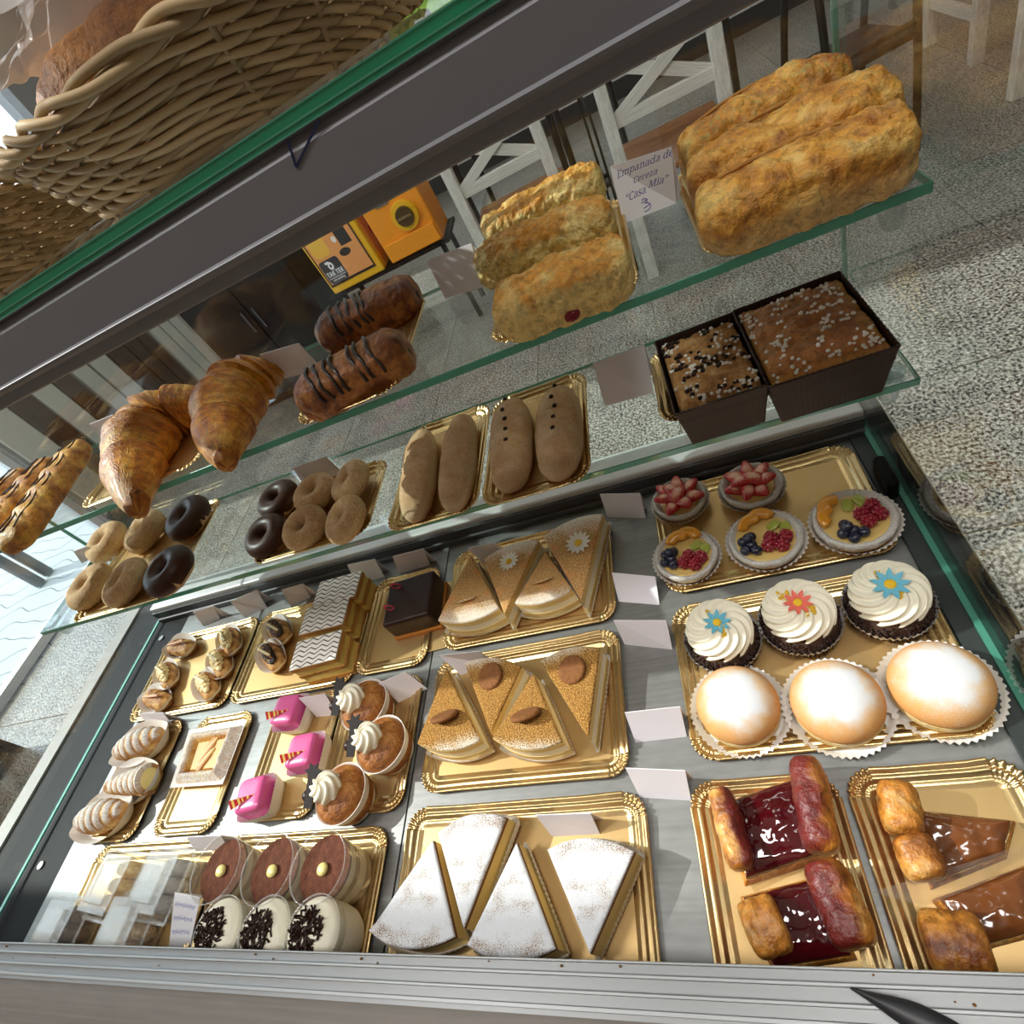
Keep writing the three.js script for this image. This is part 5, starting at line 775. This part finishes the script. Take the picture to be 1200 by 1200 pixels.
[[255, 1092, 'cream cup with dark chocolate strands, beside the written card'], [310, 1094, 'cream cup with dark chocolate strands, in the middle of its row'], [366, 1094, 'cream cup with dark chocolate strands, beside the sugar-dusted slices']].forEach(([x, y, lab], k) => {
  const R = 0.034, H = 0.056, p = P(x, y, yD + 0.056), t = thing('cream_cup', lab, 'dessert', [p.x, yD, p.z], 0, 'cream cups with chocolate strands');
  part(t, 'clear_cup', cupWall(R, H), MT.plastic.clone()).material.side = THREE.DoubleSide; part(t, 'cream_fill', lathe([[0, 0.003], [R * 0.77, 0.003], [R * 0.95, 0.05], [R * 0.93, 0.056], [R * 0.7, 0.0625], [R * 0.3, 0.066], [0, 0.0665]], 48, { lift: (a, u) => 0.0008 * fbm(a, u * 9, k) }), MT.cream);
  stuff(part(t, 'chocolate_strands', strands(170, () => { const a = rr(0, 2 * PI), r = Math.sqrt(rnd()) * R * 0.6; return [[Math.cos(a) * r - 0.002, 0.0665 - 5 * r * r + rr(0, 0.002), Math.sin(a) * r], [rr(-0.5, 0.5) + PI / 2, rr(0, 3), rr(0, 3)]]; }, 0.0085, 0.0011), MT.choc));
});
{ const p = P(324, 1106, yD + 0.05), t = thing('green_tag', 'small green plastic tag between two cream cups', 'tag', [p.x, yD, p.z]); part(t, 'tag', box(0.016, 0.05, 0.0015, 0.0006), std({ color: '#5fbf4f', roughness: 0.5 }), [0, 0.026, 0]); }
// ---------- folded price cards ----------
const inkCard = canvasTex(512, 448, (c, w, h) => {
  c.fillStyle = '#f1eff6'; c.fillRect(0, 0, w, h); c.fillStyle = '#3b3f9a'; c.strokeStyle = '#3b3f9a'; c.textBaseline = 'alphabetic';
  const put = (s, x, y, r, f) => { c.save(); c.translate(x, y); c.rotate(r); c.transform(1, 0, -0.2, 1, 0, 0); c.font = f; c.fillText(s, 0, 0); c.restore(); };
  put('Empanada de', 36, 108, -0.09, 'italic 74px serif'); put('Cereza', 170, 190, -0.1, 'italic 66px serif'); put('“Casa', 60, 300, -0.06, 'italic 78px serif'); put('Mia”', 290, 262, -0.06, 'italic 74px serif');
  c.lineWidth = 7; c.beginPath(); c.moveTo(210, 330); c.bezierCurveTo(270, 310, 270, 360, 230, 362); c.bezierCurveTo(300, 350, 300, 430, 215, 420); c.stroke(); c.beginPath(); c.moveTo(205, 350); c.lineTo(268, 338); c.moveTo(215, 395); c.lineTo(280, 380); c.stroke();
});
const inkCard2 = canvasTex(512, 448, (c, w, h) => { c.fillStyle = '#efedf3'; c.fillRect(0, 0, w, h); c.strokeStyle = '#5a60a8'; c.lineWidth = 6; for (let r = 0; r < 3; r++) { c.beginPath(); for (let i = 0; i < 60; i++) { const x = 40 + i * 7, y = 90 + r * 110 + 22 * Math.sin(i * 1.3 + r) * Math.sin(i * 0.37); i ? c.lineTo(x, y) : c.moveTo(x, y); } c.stroke(); } });
function card(q, y, label, o = {}) {
  const hc = o.h ?? 0.04, [tl, tr] = [P(...q[0], y + hc), P(...q[1], y + hc)], [br, bl] = [P(...q[2], y), P(...q[3], y)], cen = bl.clone().add(br).multiplyScalar(0.5), t = thing('price_card', label, 'card', cen, 0, o.group);
  const quad = (a, b, c, d, flip) => { const n = b.clone().sub(a).cross(d.clone().sub(a)).normalize().multiplyScalar(-0.0004), g = new THREE.BufferGeometry(), v = [a, b, c, d].map(p => p.clone().sub(cen)), f = v.map(p => p.clone().add(n)), r = v.map(p => p.clone().sub(n)); const pos = [], uv = []; const tri = (x, y2, z, ux) => { for (const [p, w] of [[x, ux[0]], [y2, ux[1]], [z, ux[2]]]) { pos.push(p.x, p.y, p.z); uv.push(...w); } }; const U = [[0, 1], [1, 1], [1, 0], [0, 0]];
    tri(f[0], f[1], f[2], [U[0], U[1], U[2]]); tri(f[0], f[2], f[3], [U[0], U[2], U[3]]); tri(r[0], r[2], r[1], [[0, 0], [0, 0], [0, 0]]); tri(r[0], r[3], r[2], [[0, 0], [0, 0], [0, 0]]); for (let i = 0; i < 4; i++) { const j = (i + 1) % 4; tri(f[i], r[i], r[j], [[0, 0], [0, 0], [0, 0]]); tri(f[i], r[j], f[j], [[0, 0], [0, 0], [0, 0]]); }
    g.setAttribute('position', new THREE.Float32BufferAttribute(pos, 3)); g.setAttribute('uv', new THREE.Float32BufferAttribute(uv, 2)); g.computeVertexNormals(); return g; };
  part(t, 'front_leaf', quad(tl, tr, br, bl), o.mat ? std({ map: o.mat, roughness: 0.85, side: THREE.DoubleSide }) : MT.card);
  const back = V3(0, 0, -0.004), b1 = V3(tl.x, y, tl.z).add(back), b2 = V3(tr.x, y, tr.z).add(back); part(t, 'rear_leaf', quad(tr, tl, b1, b2), MT.card);
}
const cg = 'blank folded price cards', bc = 'blank folded white card ';
card([[703, 579], [750, 578], [757, 607], [712, 606]], 0, bc + 'beside the strawberry tarts'); card([[717, 671], [768, 676], [773, 709], [725, 705]], 0, bc + 'beside the fruit tart with blueberries', { h: 0.018 });
card([[719, 727], [781, 727], [788, 761], [732, 755]], 0, bc + 'beside the crumb slice with the big round biscuit'); card([[732, 835], [797, 828], [805, 863], [745, 870]], 0, bc + 'beside the round sugared bun'); card([[733, 900], [803, 903], [810, 938], [750, 934]], 0, bc + 'between the crumb cake tray and the jam pastries');
card([[628, 955], [692, 953], [703, 977], [647, 980]], yD, bc + 'behind the widest sugar-dusted slice'); card([[515, 768], [562, 763], [574, 778], [540, 791]], yD, bc + 'behind the biscuit cake slices'); card([[548, 642], [579, 636], [596, 650], [566, 660]], yD, bc + 'behind the daisy cake slices');
card([[444, 801], [475, 787], [501, 807], [467, 823]], yD, bc + 'behind the cupcakes'); card([[350, 818], [381, 813], [396, 838], [371, 840]], yD, bc + 'behind the pink cubes');
[[[226, 717], [250, 710], [258, 725], [239, 734]], [[270, 705], [301, 691], [313, 712], [287, 724]], [[330, 691], [355, 684], [364, 700], [342, 712]]].forEach((q, i) => card(q, 0, 'blank folded white card behind the cream boats, ' + ['at the black counter side', 'in the middle of three', 'nearest the iced puff slices'][i], { group: 'cards behind the cream boats' }));
card([[407, 662], [439, 655], [451, 676], [418, 684]], 0, bc + 'behind the iced puff slices'); card([[460, 652], [496, 643], [504, 662], [468, 672]], 0, bc + 'behind the chocolate cake'); card([[162, 836], [191, 835], [203, 850], [178, 853]], yD, bc + 'behind the sugared cream horns'); card([[219, 981], [259, 979], [268, 996], [229, 998]], yD, bc + 'behind the cocoa cups');
card([[205, 1046], [235, 1052], [222, 1112], [198, 1112]], yD, 'white card with blue handwriting leaning at the cream cups', { mat: inkCard2, h: 0.05 });
card([[343, 548], [382, 535], [397, 550], [355, 567]], Y1, bc + 'behind the small doughnuts'); card([[695, 426], [755, 404], [766, 460], [709, 476]], Y1, 'large blank white card between the buns and the loaf cakes', { h: 0.045 }); card([[86, 646], [102, 640], [112, 652], [96, 660]], Y1, bc + 'behind the doughnuts by the window');
card([[305, 415], [350, 402], [372, 428], [324, 446]], Y2, bc + 'between the croissants and the chocolate rolls'); card([[500, 305], [552, 285], [568, 336], [522, 350]], Y2, bc + 'beside the pale golden pasties', { h: 0.042 }); card([[105, 497], [132, 486], [146, 503], [118, 512]], Y2, bc + 'behind the drizzled pastry strips');
card([[715, 195], [787, 172], [793, 238], [731, 262]], Y2, 'white card with blue handwriting between the two kinds of golden pasties', { mat: inkCard, h: 0.048 });

// ---------- wicker baskets on the top glass ----------
const wick = ['#b0966c', '#9c845d', '#bda277'].map(c => std({ color: c, roughness: 0.6 }));
function basket(cx, cz, a, b, h, label) {
  const y0 = 0.6107, t = thing('wicker_basket', label, 'basket', [cx, y0, cz]), sup = (k, w) => { const c = Math.cos(k), s = Math.sin(k); return [spow(c, 0.62), spow(s, 0.62)]; };
  const rows = Math.round(h / 0.0078), per = 2 * (a + b) * 1.7, wv = Math.round(per / 0.06), N = 320;
  for (let r = 0; r < rows; r++) for (let s = 0; s < 3; s++) {
    const q = []; for (let i = 0; i < N; i++) { const k = i / N * 2 * PI, [ex, ez] = sup(k), f = r / rows, fl = 1 + 0.2 * f, ph = k * wv + s * 2 * PI / 3 + r * 0.9, o = 0.0032 * Math.cos(ph); q.push(V3(ex * (a * fl + o), 0.006 + r * 0.0078 + 0.0029 * Math.sin(ph), ez * (b * fl + o))); }
    part(t, 'woven_strand', tube(q, 0.0023, { closed: true, n: N, m: 6 }), wick[(r + s) % 3]);
  }
  for (let s = 0; s < 3; s++) { const q = []; for (let i = 0; i < N; i++) { const k = i / N * 2 * PI, [ex, ez] = sup(k), ph = k * wv * 1.1 + s * 2 * PI / 3, o = 0.004 * Math.cos(ph); q.push(V3(ex * (a * 1.22 + o), 0.008 + rows * 0.0078 + 0.0042 * Math.sin(ph), ez * (b * 1.22 + o))); } part(t, 'rim_braid', tube(q, 0.003, { closed: true, n: N, m: 7 }), wick[s]); }
  const st = Math.round(wv * 1.0); for (let i = 0; i < st; i++) { const [ex, ez] = sup(i / st * 2 * PI); part(t, 'stake', tube([[ex * a * 0.99, 0.001, ez * b * 0.99], [ex * a * 1.19, h, ez * b * 1.19]], 0.0022, { n: 4, m: 5 }), wick[1]); }
  part(t, 'basket_base', prism(Array.from({ length: 64 }, (_, i) => { const [x, z] = sup(i / 64 * 2 * PI); return V2(x * a * 0.98, z * b * 0.98); }), 0.001, 0.005), wick[1]); return t;
}
basket(-0.245, -0.51, 0.135, 0.112, 0.046, 'brown wicker basket with a braided rim holding bagged bread');
basket(-0.6, -0.52, 0.13, 0.1, 0.046, 'golden wicker basket beside the bread basket');
const breadCol = crust(30, 0.6, hex('#d9a562'), hex('#b57836'), hex('#83501f'));
{ const t = thing('bread_loaf', 'brown bread loaf in the wicker basket', 'bread', [-0.31, 0.617, -0.5], 0.3); part(t, 'crust', blob(0.17, 0.115, 0.1, { disp: rough(30, 0.003), col: breadCol }), MT.dough); }
{ const t = thing('bread_loaf', 'brown bread loaf inside the clear bag', 'bread', [-0.185, 0.617, -0.5], -0.4); part(t, 'crust', blob(0.12, 0.075, 0.08, { disp: rough(30, 0.003), col: breadCol }), MT.dough); }
{
  const t = thing('plastic_bag', 'crumpled clear plastic bag over the bread in the basket', 'bag', [-0.27, 0.694, -0.455]), m = phy({ color: '#f2f0ee', roughness: 0.25, transmission: 0.45, thickness: 0, ior: 1.4, side: THREE.DoubleSide });
  part(t, 'bag_film', surf(70, 70, (u, v) => { const x = (u - 0.5) * 0.2, z = (v - 0.5) * 0.16, c = Math.hypot(x, z); return [x + 0.01 * noise(u * 7, v * 7, 2), 0.03 - c * 0.3 + 0.026 * Math.abs(fbm(u * 2.6, v * 2.6, 6)) + 0.0025 * fbm(u * 8, v * 8), z + 0.014 * noise(u * 6, v * 6, 9)]; }), m);
  part(t, 'bag_knot', surf(40, 40, (u, v) => { const a = (v % 1) * 2 * PI, r = (0.006 + 0.03 * u * u) * (1 + 0.22 * Math.sin(a * 4 + u * 3)); return [-0.03 + r * Math.cos(a) - 0.02 * u, 0.03 + 0.045 * u + 0.004 * Math.sin(a * 7), 0.03 + r * Math.sin(a) + 0.02 * u]; }), m);
}
// ---------- tongs handle on the door track ----------
{
  const a = P(996, 1157, 0.108), b = P(1150, 1228, 0.108), L0 = a.distanceTo(b), t = thing('serving_knife', 'tapered black handle lying across the sliding door track', 'utensil', a.clone().setY(0.1008), -Math.atan2(b.z - a.z, b.x - a.x));
  part(t, 'handle', blob(L0, 0.012, 0.016, { e1: 0.7, bend: (x, y, z) => { const k = 0.25 + 0.75 * sstep(-0.5, 0.1, x / L0); return [x + L0 / 2, y, z * k]; } }), std({ color: '#26272b', roughness: 0.4 }));
}
scene.traverse(o => { if (o.isMesh) o.castShadow = o.receiveShadow = true; });
renderer.render(scene, camera);
